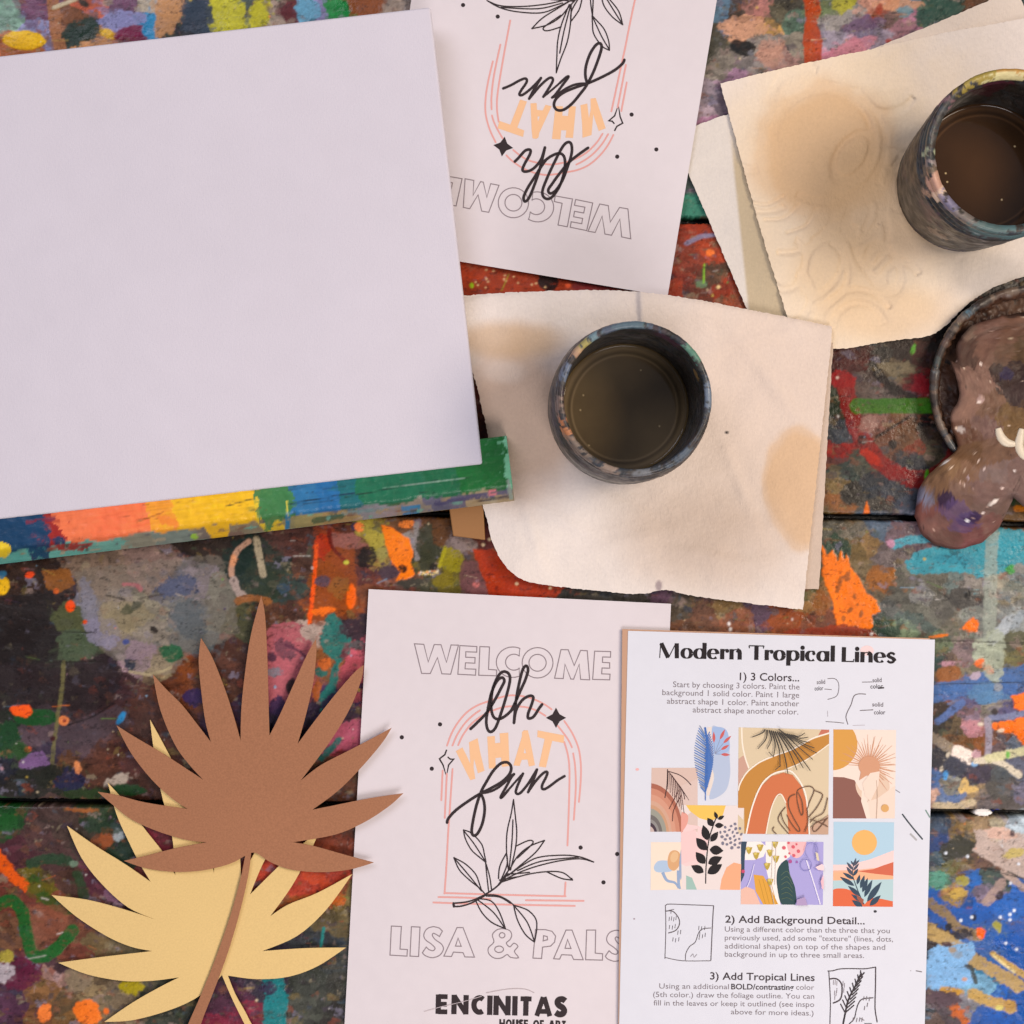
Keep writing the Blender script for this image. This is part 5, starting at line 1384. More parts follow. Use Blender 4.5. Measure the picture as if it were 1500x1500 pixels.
brown = chain([
    [(842, 922), (790, 950), (700, 972), (600, 978), (500, 965), (425, 940)], [(425, 940), (500, 923), (600, 897), (710, 876)],
    [(710, 876), (640, 868), (540, 838), (450, 797), (390, 750), (335, 703)], [(335, 703), (400, 714), (500, 740), (645, 762)],
    [(645, 762), (590, 725), (520, 660), (450, 570), (400, 475)], [(400, 475), (460, 513), (560, 572), (640, 624), (698, 662)],
    [(698, 662), (650, 610), (600, 540), (550, 420), (525, 300)], [(525, 300), (570, 350), (625, 405), (680, 475), (724, 532)],
    [(724, 532), (705, 460), (690, 350), (682, 250), (690, 175)], [(690, 175), (728, 240), (772, 350), (806, 455), (826, 527)],
    [(826, 527), (828, 430), (838, 320), (860, 170), (897, 30)], [(897, 30), (910, 100), (918, 250), (922, 400), (925, 510)],
    [(925, 510), (960, 440), (1010, 330), (1055, 230), (1085, 178)], [(1085, 178), (1086, 230), (1075, 330), (1050, 440), (1022, 538)],
    [(1022, 538), (1080, 460), (1150, 370), (1215, 295), (1248, 268)], [(1248, 268), (1240, 320), (1200, 420), (1130, 535), (1032, 665)],
    [(1032, 665), (1100, 612), (1200, 560), (1280, 518), (1345, 483)], [(1345, 483), (1312, 535), (1240, 620), (1160, 700), (1072, 765)],
    [(1072, 765), (1150, 749), (1270, 725), (1385, 708)], [(1385, 708), (1335, 753), (1250, 808), (1150, 850), (1006, 876)],
    [(1006, 876), (1080, 890), (1180, 918), (1283, 946)], [(1283, 946), (1200, 970), (1100, 979), (1000, 970), (930, 945), (884, 915), (862, 912)],
    [(862, 912), (852, 990), (822, 1120), (780, 1262), (732, 1392), (690, 1500), (650, 1640), (615, 1760)], [(615, 1760), (568, 1750)],
    [(568, 1750), (600, 1630), (640, 1515), (690, 1400), (740, 1276), (792, 1125), (826, 1000), (842, 922)]])
brown = ZL(brown)
yellow = chain([
    [(762, 1332), (720, 1378), (650, 1424), (560, 1460), (450, 1488), (358, 1493)], [(358, 1493), (450, 1430), (540, 1378), (615, 1340)],
    [(615, 1340), (520, 1352), (420, 1352), (300, 1330), (200, 1290)], [(200, 1290), (350, 1270), (523, 1250)],
    [(523, 1250), (450, 1235), (365, 1198), (260, 1130), (178, 1058)], [(178, 1058), (300, 1074), (420, 1105), (535, 1142)],
    [(535, 1142), (440, 1100), (350, 1020), (280, 930), (230, 820)], [(230, 820), (330, 890), (430, 952), (518, 1013)],
    [(518, 1013), (480, 950), (440, 870), (400, 780), (370, 672)], [(370, 672), (430, 740), (500, 835), (560, 912), (602, 990)],
    [(602, 990), (590, 850), (552, 700), (528, 560), (515, 455)], [(515, 455), (580, 575), (640, 700), (700, 840), (735, 985)],
    [(735, 985), (735, 880), (745, 760), (765, 640)], [(765, 640), (800, 760), (820, 880), (828, 1000)],
    [(828, 1000), (880, 900), (935, 800), (1000, 720)], [(1000, 720), (970, 830), (905, 945), (858, 1056)],
    [(858, 1056), (950, 965), (1030, 890), (1100, 830)], [(1100, 830), (1060, 920), (1000, 1030), (928, 1130)],
    [(928, 1130), (990, 1090), (1090, 1050), (1210, 985)], [(1210, 985), (1120, 1108), (1020, 1198), (900, 1250)],
    [(900, 1250), (1050, 1240), (1188, 1238)], [(1188, 1238), (1090, 1302), (990, 1338), (880, 1346), (782, 1334)],
    [(782, 1334), (808, 1398), (840, 1455), (872, 1515), (960, 1660)], [(960, 1660), (930, 1670)], [(930, 1670), (850, 1520), (800, 1420), (762, 1332)]])
yellow = ZL(yellow)
cy_, cb_ = ZL([(700, 1180)])[0], ZL([(860, 760)])[0]
card_b = [(2500, 0.00005, (1, 1, 1)), (25, 0.0005, (1, 1, 1))]
YM = mat('yellow_card', 'e4c584', 0.8, cvar=((1200, 0.05), (12, 0.02)), bump=card_b, spec=0.2)
BM = mat('brown_card', 'a47253', 0.8, cvar=((1200, 0.10), (12, 0.03)), bump=card_b, spec=0.2)
yl = flat_card('palm_leaf_cutout', yellow, lambda x, y: 0.0017 + 0.0005 * (x - cy_[0]) / 230, 0.0005, YM)
tag(yl, 'pale yellow fan palm leaf cut from card, lower one beneath the brown leaf', 'paper leaf', 'card palm leaves')
bl = flat_card('palm_leaf_cutout.001', brown, lambda x, y: 0.0036 + 0.0008 * (x - cb_[0]) / 230 + 0.0004 * (cb_[1] - y) / 250, 0.0005, BM)
tag(bl, 'brown fan palm leaf cut from card, lying on top of the yellow leaf', 'paper leaf', 'card palm leaves')


# ------------------------------------------------------------------ paper towels
def coons(top, bottom, left, right, nu, nv):
    """patch between four edges (photo px); top/bottom run left to right, left/right run top to bottom"""
    def samp(pl, n):
        pl = np.array(smooth(pl, 8) if len(pl) > 2 else pl, float)
        d = np.concatenate([[0], np.cumsum(np.hypot(*np.diff(pl, axis=0).T))])
        t = np.linspace(0, d[-1], n)
        return np.stack([np.interp(t, d, pl[:, 0]), np.interp(t, d, pl[:, 1])], 1)
    T, Bm = samp(top, nu), samp(bottom, nu)
    L, R = samp(left, nv), samp(right, nv)
    u = np.linspace(0, 1, nu)[:, None, None]; v = np.linspace(0, 1, nv)[None, :, None]
    p = (1 - v) * T[:, None] + v * Bm[:, None] + (1 - u) * L[None] + u * R[None] \
        - ((1 - u) * (1 - v) * T[0] + u * (1 - v) * T[-1] + (1 - u) * v * Bm[0] + u * v * Bm[-1])
    # torn, fibrous edges
    jx = 0.8 * vnoise(p[..., 0] / 3.0, p[..., 1] / 3.0, 5) + 0.25 * vnoise(p[..., 0] / 14, p[..., 1] / 14, 6)
    jy = 0.8 * vnoise(p[..., 0] / 3.0, p[..., 1] / 3.0, 7) + 0.25 * vnoise(p[..., 0] / 14, p[..., 1] / 14, 8)
    return p + np.stack([jx, jy], -1)


def towel(name, patches, material, thick=0.0004):
    co, qd, cl = [], [], []
    off = 0
    for p, zf, cf in patches:
        nu, nv = p.shape[:2]
        X, Y = p[..., 0].ravel(), p[..., 1].ravel()
        z = zf(X, Y, p)
        k = S * (H - z) / H
        a = np.stack([(X - 750) * k, (750 - Y) * k, z], 1)
        b = a.copy(); b[:, 2] -= thick
        n = nu * nv
        q = grid_quads(nu, nv, off)[:, ::-1]; q2 = grid_quads(nu, nv, off + n)
        idx = np.arange(n).reshape(nu, nv) + off
        rg = np.concatenate([idx[:, 0], idx[-1, 1:], idx[-2::-1, -1], idx[0, -2:0:-1]]) - off
        m = len(rg)
        rr = np.arange(m) + off + 2 * n; r2 = np.roll(rr, -1)
        side = np.stack([rr, r2, r2 + m, rr + m], 1)
        c = cf(X, Y)
        co += [a, b, a[rg], b[rg]]; qd += [q, q2, side]; cl += [c, c, c[rg], c[rg]]
        off += 2 * n + 2 * m
    co = np.concatenate(co)
    ctr = co.mean(0)
    return np_mesh(name, co, np.concatenate(qd), material, np.concatenate(cl), loc=(ctr[0], ctr[1], 0))


TOWEL = mat('paper_towel', rough=0.95, attr=True, spec=0.1, bump=[(420, 0.00030, (1, 1, 1)), (1500, 0.00016, (1, 0.35, 1)), (60, 0.0006, (1, 1, 1))], cvar=((30, 0.03), (700, 0.03)))
WHT = np.array(lin('e6ddd4'), np.float32)


def blotch(C, X, Y, cx, cy, rx, ry, col, amt, soft=0.35, seed=1, edge=0.0):  # soft-edged patch of colour: stains, and some shade painted into the towels
    r = np.hypot((X - cx) / rx, (Y - cy) / ry) + 0.16 * fbm(X / 45, Y / 45, seed, 3)
    m = np.clip((1 - r) / soft + 0.5, 0, 1)
    m = m * m * (3 - 2 * m) * amt
    if edge:
        m = m + edge * np.exp(-((r - 1) / 0.035) ** 2) * 0.5
    m = np.clip(m, 0, 1)[:, None]
    c = np.array(lin(col), np.float32)
    return C * (1 - m) + c * m


def col_a(X, Y):
    C = np.tile(WHT, (len(X), 1))
    C *= (1 + 0.02 * fbm(X / 40, Y / 40, 5, 3))[:, None]
    C = blotch(C, X, Y, 1140, 590, 200, 240, 'dcc4ae', 0.6, 1.3, 2)  # tan towards the right side
    C = blotch(C, X, Y, 765, 610, 90, 110, 'bf966c', 0.62, 0.9, 3)  # brown stained area with the jar's soft shadow painted in
    C = blotch(C, X, Y, 742, 498, 75, 26, 'cdab80', 0.6, 0.9, 4)
    C = blotch(C, X, Y, 738, 545, 30, 16, 'e8ded2', 0.3, 0.9, 10)
    C = blotch(C, X, Y, 1175, 715, 52, 88, 'd8b182', 0.72, 0.32, 6, 0.25)
    C = blotch(C, X, Y, 1020, 790, 110, 70, 'd0bba8', 0.6, 1.2, 8)  # tan patch near the lower edge
    C = blotch(C, X, Y, 965, 858, 5, 8, '8a7880', 0.7, 0.6, 7)
    d = np.hypot(X - 1064.5, Y - 633.5)
    m = np.clip(3.0 - d, 0, 1)[:, None]
    return C * (1 - m) + 0.02 * m


def emboss(X, Y):
    """quilted scrolls pressed into the towel"""
    e = 0
    def ridge(d, w=4.2): return np.exp(-(d / w) ** 2)
    def ringd(cx, cy, r, a0, a1, sq=1.0, rot=0.0):
        x = X - cx; y = (Y - cy)
        c, s_ = math.cos(rot), math.sin(rot)
        x, y = x * c + y * s_, (-x * s_ + y * c) / sq
        a = np.degrees(np.arctan2(y, x)) % 360
        rr = np.hypot(x, y)
        ins = ((a - a0) % 360) < ((a1 - a0) % 360)
        return np.where(ins, np.abs(rr - r), 99.0)
    for cx, cy, r, a0, a1, sq, rot in ((1205, 205, 72, 140, 420, 1, 0), (1210, 210, 86, 250, 480, 1, 0), (1250, 230, 24, 0, 359, 1.6, 0.6), (1265, 318, 22, 0, 359, 1.7, 0.5), (1205, 390, 26, 0, 359, 1.7, 0.4),
                                       (1190, 400, 52, 300, 460, 1, 0), (1150, 385, 30, 300, 480, 1.3, 0), (1255, 480, 56, 180, 330, 1, 0), (1258, 482, 38, 180, 350, 1, 0), (1300, 350, 50, 90, 200, 1.2, 0), (1120, 250, 60, 60, 140, 1, 0), (1150, 300, 70, 30, 100, 1, 0), (1180, 150, 50, 180, 290, 1, 0), (1105, 205, 34, 60, 200, 1.3, 0.3), (1330, 265, 26, 0, 359, 1.6, 0.3), (1320, 420, 30, 180, 330, 1.2, 0), (1160, 440, 26, 250, 80, 1.5, .4), (1300, 120, 44, 30, 170, 1, 0), (1240, 120, 60, 200, 320, 1, 0), (1295, 395, 22, 0, 359, 1.6, -0.4), (1240, 345, 60, 320, 60, 1, 0)):
        e = e + ridge(ringd(cx, cy, r, a0, a1, sq, rot))
    for i in range(9):
        a = -0.9 + 0.28 * i
        x0, y0 = 1205, 215
        d, t = seg_dist(X, Y, smooth([(x0 + 92 * math.cos(a + .9), y0 + 92 * math.sin(a + .9)), (x0 + 118 * math.cos(a + 1.0), y0 + 118 * math.sin(a + 1.0)), (x0 + 136 * math.cos(a + 1.18), y0 + 136 * math.sin(a + 1.18))], 4))
        e = e + 0.8 * ridge(d, 2.6)
    return e


def col_b(X, Y):
    C = np.tile(np.array(lin('e4dad0'), np.float32), (len(X), 1))
    C *= (1 + 0.02 * fbm(X / 40, Y / 40, 15, 3))[:, None]
    C = blotch(C, X, Y, 1235, 300, 190, 260, 'ecd6b2', 0.75, 0.9, 12)
    C = blotch(C, X, Y, 1205, 225, 105, 100, 'd3a56c', 0.62, 0.55, 13, 0.12)
    C = blotch(C, X, Y, 1285, 300, 95, 90, 'dab482', 0.6, 0.9, 14)  # tan patch left of the jar
    C = blotch(C, X, Y, 1225, 390, 60, 60, 'e0be8e', 0.45, 1.0, 16)
    C = blotch(C, X, Y, 1300, 455, 90, 40, 'dfbe92', 0.5, 1.0, 18)
    C = blotch(C, X, Y, 1440, 400, 60, 32, 'b0aaa4', 0.5, 0.9, 19)  # grey shadow below the jar, painted into the towel
    return C


def col_b2(X, Y):
    C = np.tile(np.array(lin('dcd5cb'), np.float32), (len(X), 1))
    band = np.clip((X - (1068 + (Y - 200) * 0.105)) / 4, 0, 1)[:, None] * np.clip((Y - 180) / 60, 0, 1)[:, None]
    c2 = np.array(lin('c2b294'), np.float32)
    C = C * (1 - band) + c2 * band
    return C


def col_b3(X, Y):
    return np.tile(np.array(lin('ddd0c2'), np.float32), (len(X), 1))


def z_a(base):
    def f(X, Y, p):
        z = base + 0.0013 * fbm(X / 110, Y / 110, 21, 3, 0.55) + 0.0004 * fbm(X / 30, Y / 30, 22, 2)
        fx = X - (935 + (Y - 430) * 0.05)
        z += 0.0026 / (1 + np.exp(np.clip(-fx / 1.4, -30, 30))) * np.exp(-np.clip(fx, 0, 900) / 110) * np.clip((505 - Y) / 60, 0, 1)
        z += 0.0003 * np.exp(-((fx - 26) / 16) ** 2) * np.clip((560 - Y) / 120, 0, 1)
        z -= 0.0016 * np.exp(-np.clip(Y - (p[:, :1, 1] + 0 * p[..., 1]).ravel(), 0, 99) / 5.0)
        for a_, b_, c_, w_, l_ in ((820, 760, 0.5, 9, 60), (900, 800, -0.3, 12, 80), (1080, 700, 1.2, 10, 70), (1130, 560, 0.9, 12, 90), (780, 780, 1.3, 9, 50), (1060, 820, 0.2, 10, 70), (1100, 500, -0.2, 10, 60)):
            ca, sa = math.cos(c_), math.sin(c_)
            uu = (X - a_) * ca + (Y - b_) * sa; vv_ = -(X - a_) * sa + (Y - b_) * ca
            z += 0.0009 * np.exp(-(vv_ / w_) ** 2 - (uu / l_) ** 2)
        z += 0.0028 * np.exp(-((Y - 455) / 30) ** 2) * np.exp(-((X - 930) / 160) ** 2)
        z += 0.0030 * np.exp(-((X - 765) ** 2 + (Y - 830) ** 2) / 50 ** 2)
        z += 0.0022 * np.exp(-((X - 720) / 40) ** 2) * np.exp(-((Y - 560) / 70) ** 2)
        return np.maximum(z, base - 0.0012)
    return f


taU = coons([(760, 470), (940, 470), (1221, 500)], [(770, 760), (960, 850), (1200, 863)], [(760, 470), (770, 760)], [(1221, 500), (1217, 560), (1208, 720), (1200, 863)], 70, 70)
taT = coons([(640, 440), (680, 433), (760, 428), (860, 425), (930, 427), (1010, 437), (1110, 456), (1219, 478)],
            [(704, 730), (712, 757), (722, 795), (738, 826), (764, 848), (800, 857), (880, 866), (940, 870), (975, 864), (1010, 872), (1100, 884), (1176, 893)],
            [(640, 440), (672, 500), (697, 560), (704, 592), (713, 630), (716, 665), (704, 730)], [(1219, 478), (1216, 520), (1205, 620), (1190, 760), (1176, 893)], 260, 220)
ta = towel('paper_towel', [(taU, z_a(0.0034), lambda X, Y: np.tile(np.array(lin('cdbaa8'), np.float32), (len(X), 1))), (taT, z_a(0.0055), col_a)], TOWEL)
tag(ta, 'smooth folded paper towel stained at its right, under the jar near the middle', 'paper towel', 'paper towels under the jars')


def z_b(base, emb=0.0):
    def f(X, Y, p):
        z = base + 0.0011 * fbm(X / 95, Y / 95, 31, 3, 0.55) + 0.0002 * fbm(X / 25, Y / 25, 32, 2)
        if emb:
            z = z - emb * emboss(X, Y) + 0.0005 * np.clip(fbm(X / 60, Y / 60, 35, 2), -1, 1)
            # the corner beside the palette bends up and shades itself
            z += 0.004 * np.exp(-((X - 1440) ** 2 + (Y - 395) ** 2) / 60 ** 2)
        return np.maximum(z, base - 0.0009)
    return f


tb1 = coons([(985, 200), (1022, 183), (1120, 148)], [(1095, 455), (1125, 463), (1240, 480)], [(985, 200), (1010, 258), (1050, 350), (1095, 455)], [(1120, 148), (1170, 320), (1240, 480)], 60, 90)
tb2 = coons([(1270, 75), (1302, 62), (1380, 30), (1455, -2), (1500, -22)], [(1300, 110), (1400, 90), (1530, 60)], [(1270, 75), (1300, 110)], [(1500, -22), (1494, -5), (1530, 60)], 60, 40)
tb = coons([(1055, 122), (1160, 97), (1275, 72), (1390, 47), (1500, 27), (1640, -5)], [(1157, 476), (1190, 496), (1226, 511), (1300, 500), (1360, 492), (1386, 476), (1410, 452), (1436, 432), (1470, 415), (1540, 395), (1700, 360)],
           [(1055, 122), (1078, 205), (1112, 330), (1157, 476)], [(1640, -5), (1665, 120), (1700, 360)], 300, 230)
tbo = towel('paper_towel.001', [(tb1, z_b(0.0012), col_b2), (tb2, z_b(0.0014), col_b3), (tb, z_b(0.0032, 0.0014), col_b)], TOWEL)
tag(tbo, 'scroll-embossed paper towel stained tan, under the jar at the right edge', 'paper towel', 'paper towels under the jars')


# ------------------------------------------------------------------ water jars caked in paint
def lathe(name, prof, cx, cy, ncirc, colfun, material, parent=None, close=False):
    pr = np.array(prof, float)
    th = np.linspace(0, 2 * math.pi, ncirc, endpoint=False)
    r = pr[:, 0][:, None]; z = pr[:, 1][:, None]
    T = th[None, :]
    X = r * np.cos(T); Y = r * np.sin(T); Z = z + 0 * T
    arcl = np.concatenate([[0], np.cumsum(np.hypot(*np.diff(pr, axis=0).T))])[:, None] + 0 * T
    Tf = (T + 0 * r)
    cols, bump = colfun(Tf.ravel(), Z.ravel(), (r + 0 * T).ravel(), arcl.ravel(), X.ravel(), Y.ravel())
    nrm = np.gradient(pr, axis=0); nrm = np.stack([nrm[:, 1], -nrm[:, 0]], 1); nrm /= np.linalg.norm(nrm, axis=1)[:, None] + 1e-9
    b = bump.reshape(X.shape)
    X = X + b * nrm[:, 0][:, None] * np.cos(T); Y = Y + b * nrm[:, 0][:, None] * np.sin(T); Z = Z + b * nrm[:, 1][:, None]
    co = np.stack([X.ravel() + cx, Y.ravel() + cy, Z.ravel()], 1)
    m, n = len(pr), ncirc
    i, j = np.meshgrid(np.arange(m - 1), np.arange(n), indexing='ij')
    a = (i * n + j).ravel(); c2 = (i * n + (j + 1) % n).ravel()
    q = np.stack([a, c2, c2 + n, a + n], 1)
    return np_mesh(name, co, q, material, cols, parent=parent)


def dense(prof, step=0.0006):
    out = []
    for a, b in zip(prof[:-1], prof[1:]):
        L = math.hypot(b[0] - a[0], b[1] - a[1]); k = max(1, int(L / step))
        for i in range(k):
            t = i / k
            out.append((a[0] + (b[0] - a[0]) * t, a[1] + (b[1] - a[1]) * t))
    out.append(prof[-1])
    return out


def jar_colors(seed, dabs, dark=1.0):
    pal = np.array([lin(h) for h in ('3e403a', '4c453a', '48525a', '5a5046', '343a3c', '52443e', '5e605a', '3a3230', '46505c', '5a4a50', '2c2e2c', '66605a')], np.float32)

    def f(T, Z, R, A, X, Y):
        u = (X + 0.6 * Z) * 1000; v = (Y + 0.8 * Z + 0.3 * A) * 1000
        w1 = fbm(u / 5, v / 5, seed, 3); w2 = fbm(u / 1.6, v / 1.6, seed + 3, 2)
        hv, ed = cells(u / 7 + 0.5 * w1, v / 5 + 0.5 * w1, seed)
        C = pal[(hv * 991).astype(int) % len(pal)]
        hv2, _ = cells(u / 3.5 + 0.5 * w2, v / 2.6 + 0.4 * w1, seed + 1)
        k = (hv2 < 0.35)[:, None] * 0.55
        C = C * (1 - k) + pal[(hv2 * 7919).astype(int) % len(pal)] * k
        hv3, _ = cells(u / 1.7 + 0.8 * w2, v / 1.3 + 0.8 * w1, seed + 2)
        k = (0.25 + 0.5 * (hv3 > 0.6))[:, None]
        C = C * (1 - k) + pal[(hv3 * 6007).astype(int) % len(pal)] * k
        C = 0.75 * C + 0.25 * C.mean(1, keepdims=True)
        C = C * (1 + 0.22 * w1 + 0.15 * w2)[:, None] * 0.7
        bump = 0.00016 * w1 + 0.00012 * w2 + 0.00012 * hv
        for ang, zz_, da, dz, col, inner in dabs:
            dT = (T - math.radians(ang) + math.pi) % (2 * math.pi) - math.pi
            sel = (R < inner[1]) & (R > inner[0])
            rr = np.hypot(dT / math.radians(da), (Z - zz_) / dz) + 0.75 * w1 + 0.75 * w2
            m = (np.clip((1 - rr) * 5, 0, 1) * sel * 0.78)[:, None]
            C = C * (1 - m) + np.array(lin(col), np.float32) * m * (1 + 0.15 * w2)[:, None]
            bump = bump + 0.00016 * m[:, 0]
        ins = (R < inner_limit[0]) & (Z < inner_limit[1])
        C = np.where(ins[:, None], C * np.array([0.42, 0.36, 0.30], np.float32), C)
        return C, bump
    return f


JARM = mat('paint_caked_glass', rough=0.45, attr=True, spec=0.4, bump=[(700, 0.00015, (1, 1, 1))], rvar=(150, 0.28, 0.6))
inner_limit = [0.0, 0.0]


def water_mat(name, deep):
    m = mat(name, deep, 0.05, attr=True, spec=0.45)
    return m


def make_jar(name, cx, cy, z0, prof_out, prof_in, dabs, seed, water_z, water_r, water_cols):
    e = empty(name, (cx, cy, z0))
    global inner_limit
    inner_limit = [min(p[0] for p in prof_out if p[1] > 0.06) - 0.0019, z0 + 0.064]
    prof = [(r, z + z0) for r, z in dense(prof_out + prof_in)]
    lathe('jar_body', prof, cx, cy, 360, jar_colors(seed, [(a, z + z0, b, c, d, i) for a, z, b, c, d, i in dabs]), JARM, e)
    rs = np.concatenate([np.linspace(0.00001, water_r * 0.97, 100), [water_r * 0.985, water_r, water_r * 1.004]])
    zz_ = [water_z + z0] * 100 + [water_z + z0 + 0.0003, water_z + z0 + 0.0011, water_z + z0 + 0.0018]

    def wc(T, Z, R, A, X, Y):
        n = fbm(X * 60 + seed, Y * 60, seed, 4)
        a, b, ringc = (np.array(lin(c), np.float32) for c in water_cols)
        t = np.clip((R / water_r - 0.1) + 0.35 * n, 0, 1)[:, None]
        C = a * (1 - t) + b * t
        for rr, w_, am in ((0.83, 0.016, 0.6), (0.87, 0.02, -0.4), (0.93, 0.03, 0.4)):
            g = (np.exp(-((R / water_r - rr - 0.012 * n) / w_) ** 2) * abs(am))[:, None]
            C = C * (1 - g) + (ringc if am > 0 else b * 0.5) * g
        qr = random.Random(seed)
        for _ in range(5):      # glints painted on the water as bright dots
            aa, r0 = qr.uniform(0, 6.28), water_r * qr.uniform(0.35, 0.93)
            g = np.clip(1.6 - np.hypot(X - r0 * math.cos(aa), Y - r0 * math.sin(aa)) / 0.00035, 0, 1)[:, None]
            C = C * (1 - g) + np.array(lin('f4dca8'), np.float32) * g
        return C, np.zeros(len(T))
    pr = list(zip(rs, zz_))
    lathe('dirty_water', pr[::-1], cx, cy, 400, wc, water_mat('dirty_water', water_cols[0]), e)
    return e


h1 = 0.0690
out1 = [(0.0005, 0), (0.030, 0), (0.0336, 0.0012), (0.0352, 0.005), (0.0356, 0.012), (0.0356, 0.044), (0.0350, 0.050), (0.0334, 0.0545), (0.0322, 0.0556), (0.0320, 0.0564), (0.0336, 0.0574), (0.0339, 0.0584), (0.0336, 0.0594), (0.0321, 0.0600), (0.0321, 0.0608), (0.0336, 0.0616), (0.0338, 0.0626), (0.0334, 0.0636), (0.0320, 0.0642), (0.0322, 0.0652), (0.0332, 0.0662), (0.0331, 0.0676), (0.0326, h1 - 0.0004), (0.0316, h1)]
in1 = [(0.0308, h1 - 0.0003), (0.0302, h1 - 0.0014), (0.0300, 0.062), (0.0301, 0.052), (0.0300, 0.040), (0.0300, 0.012), (0.0285, 0.0045), (0.0005, 0.004)]
top_rng = (0.0304, 0.05)
dab1 = [(92, 0.067, 11, 0.004, '6a9a8c', top_rng), (122, 0.067, 8, 0.004, '7a98a0', top_rng), (134, 0.0675, 9, 0.003, 'b0a45c', top_rng), (142, 0.067, 6, 0.004, 'c09a7c', top_rng), (38, 0.065, 9, 0.006, '6a9a84', top_rng), (2, 0.067, 12, 0.004, '7e8c9c', top_rng),
        (196, 0.067, 5, 0.003, 'd88a58', top_rng), (206, 0.064, 5, 0.006, 'd08a5c', top_rng), (186, 0.066, 9, 0.005, '8a7468', top_rng), (222, 0.065, 14, 0.005, '8a7a6c', top_rng), (250, 0.067, 9, 0.004, 'a08c7c', top_rng), (275, 0.067, 12, 0.004, '7c8084', top_rng),
        (160, 0.066, 10, 0.005, '6f7c90', top_rng), (310, 0.067, 14, 0.005, '5f6c78', top_rng), (22, 0.058, 6, 0.004, 'b08c54', (0.02, 0.0304)), (60, 0.064, 10, 0.006, '5a3848', (0.02, 0.0304)), (300, 0.05, 10, 0.006, '6a6a62', (0.02, 0.0305)),
        (230, 0.03, 25, 0.012, '6a6a64', (0.033, 0.05)), (200, 0.045, 15, 0.008, '5a5058', (0.033, 0.05)), (260, 0.045, 15, 0.006, '76706a', (0.033, 0.05)), (100, 0.068, 20, 0.002, '5a6678', top_rng)]
j1x, j1y, _ = W(912, 600, 0.007)
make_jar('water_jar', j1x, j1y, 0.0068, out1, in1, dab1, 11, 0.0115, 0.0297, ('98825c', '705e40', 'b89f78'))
J1 = bpy.data.objects['water_jar']
tag(J1, 'paint-caked glass jar of grey-olive rinse water on the smooth towel near the middle', 'jar', 'paint-caked water jars')

h2 = 0.0715
out2 = [(0.0005, 0), (0.026, 0), (0.0298, 0.0015), (0.0316, 0.006), (0.0330, 0.020), (0.0345, 0.040), (0.0352, 0.050), (0.0352, 0.0545), (0.0338, 0.0560), (0.0338, 0.0568), (0.0354, 0.0582), (0.0358, 0.0596), (0.0354, 0.0606), (0.0338, 0.0613), (0.0338, 0.0622), (0.0354, 0.0634), (0.0358, 0.0648), (0.0354, 0.0658), (0.0340, 0.0665), (0.0346, 0.0675), (0.0354, 0.0684), (0.0354, h2 - 0.001), (0.0346, h2)]
in2 = [(0.0330, h2 - 0.0004), (0.0316, h2 - 0.0020), (0.0310, 0.062), (0.0306, 0.045), (0.0296, 0.020), (0.0280, 0.006), (0.0005, 0.0045)]
tr2 = (0.0300, 0.05)
dab2 = [(100, 0.0715, 30, 0.004, 'b09c48', (0.0315, 0.05)), (84, 0.0715, 14, 0.003, 'c08c48', (0.0315, 0.05)), (92, 0.0700, 22, 0.0018, 'd8d4a0', (0.0312, 0.034)), (100, 0.060, 16, 0.010, '5a2034', (0.02, 0.0318)), (140, 0.066, 6, 0.006, '9a747a', (0.03, 0.05)),
        (193, 0.067, 7, 0.006, '7a6a58', tr2), (180, 0.068, 4, 0.004, 'b8c09c', (0.031, 0.05)), (188, 0.069, 4, 0.003, '9a8c88', (0.031, 0.05)), (203, 0.068, 8, 0.005, 'd8a890', (0.031, 0.05)), (212, 0.067, 4, 0.004, 'e8ccb0', (0.031, 0.05)), (205, 0.058, 5, 0.005, 'c09a80', (0.033, 0.05)),
        (222, 0.070, 8, 0.003, '8c86a0', tr2), (238, 0.070, 10, 0.003, '8a8078', tr2), (258, 0.066, 18, 0.008, '5f7a78', tr2), (285, 0.066, 16, 0.008, '5a7a7c', tr2), (236, 0.030, 9, 0.006, '9a8878', (0.028, 0.05)), (215, 0.045, 14, 0.008, '6a5058', (0.028, 0.05)), (250, 0.004, 40, 0.006, '2a2a58', (0.026, 0.05)),
        (200, 0.03, 20, 0.02, '5a564e', (0.03, 0.05)), (165, 0.066, 12, 0.006, '3f4a4a', tr2)]
j2x, j2y, _ = W(1408, 273, 0.006)
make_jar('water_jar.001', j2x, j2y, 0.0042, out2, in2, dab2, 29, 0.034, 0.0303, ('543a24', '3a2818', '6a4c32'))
J2 = bpy.data.objects['water_jar.001']
tag(J2, 'paint-caked jar of brown water with gold-smeared rim, standing on the embossed towel', 'jar', 'paint-caked water jars')

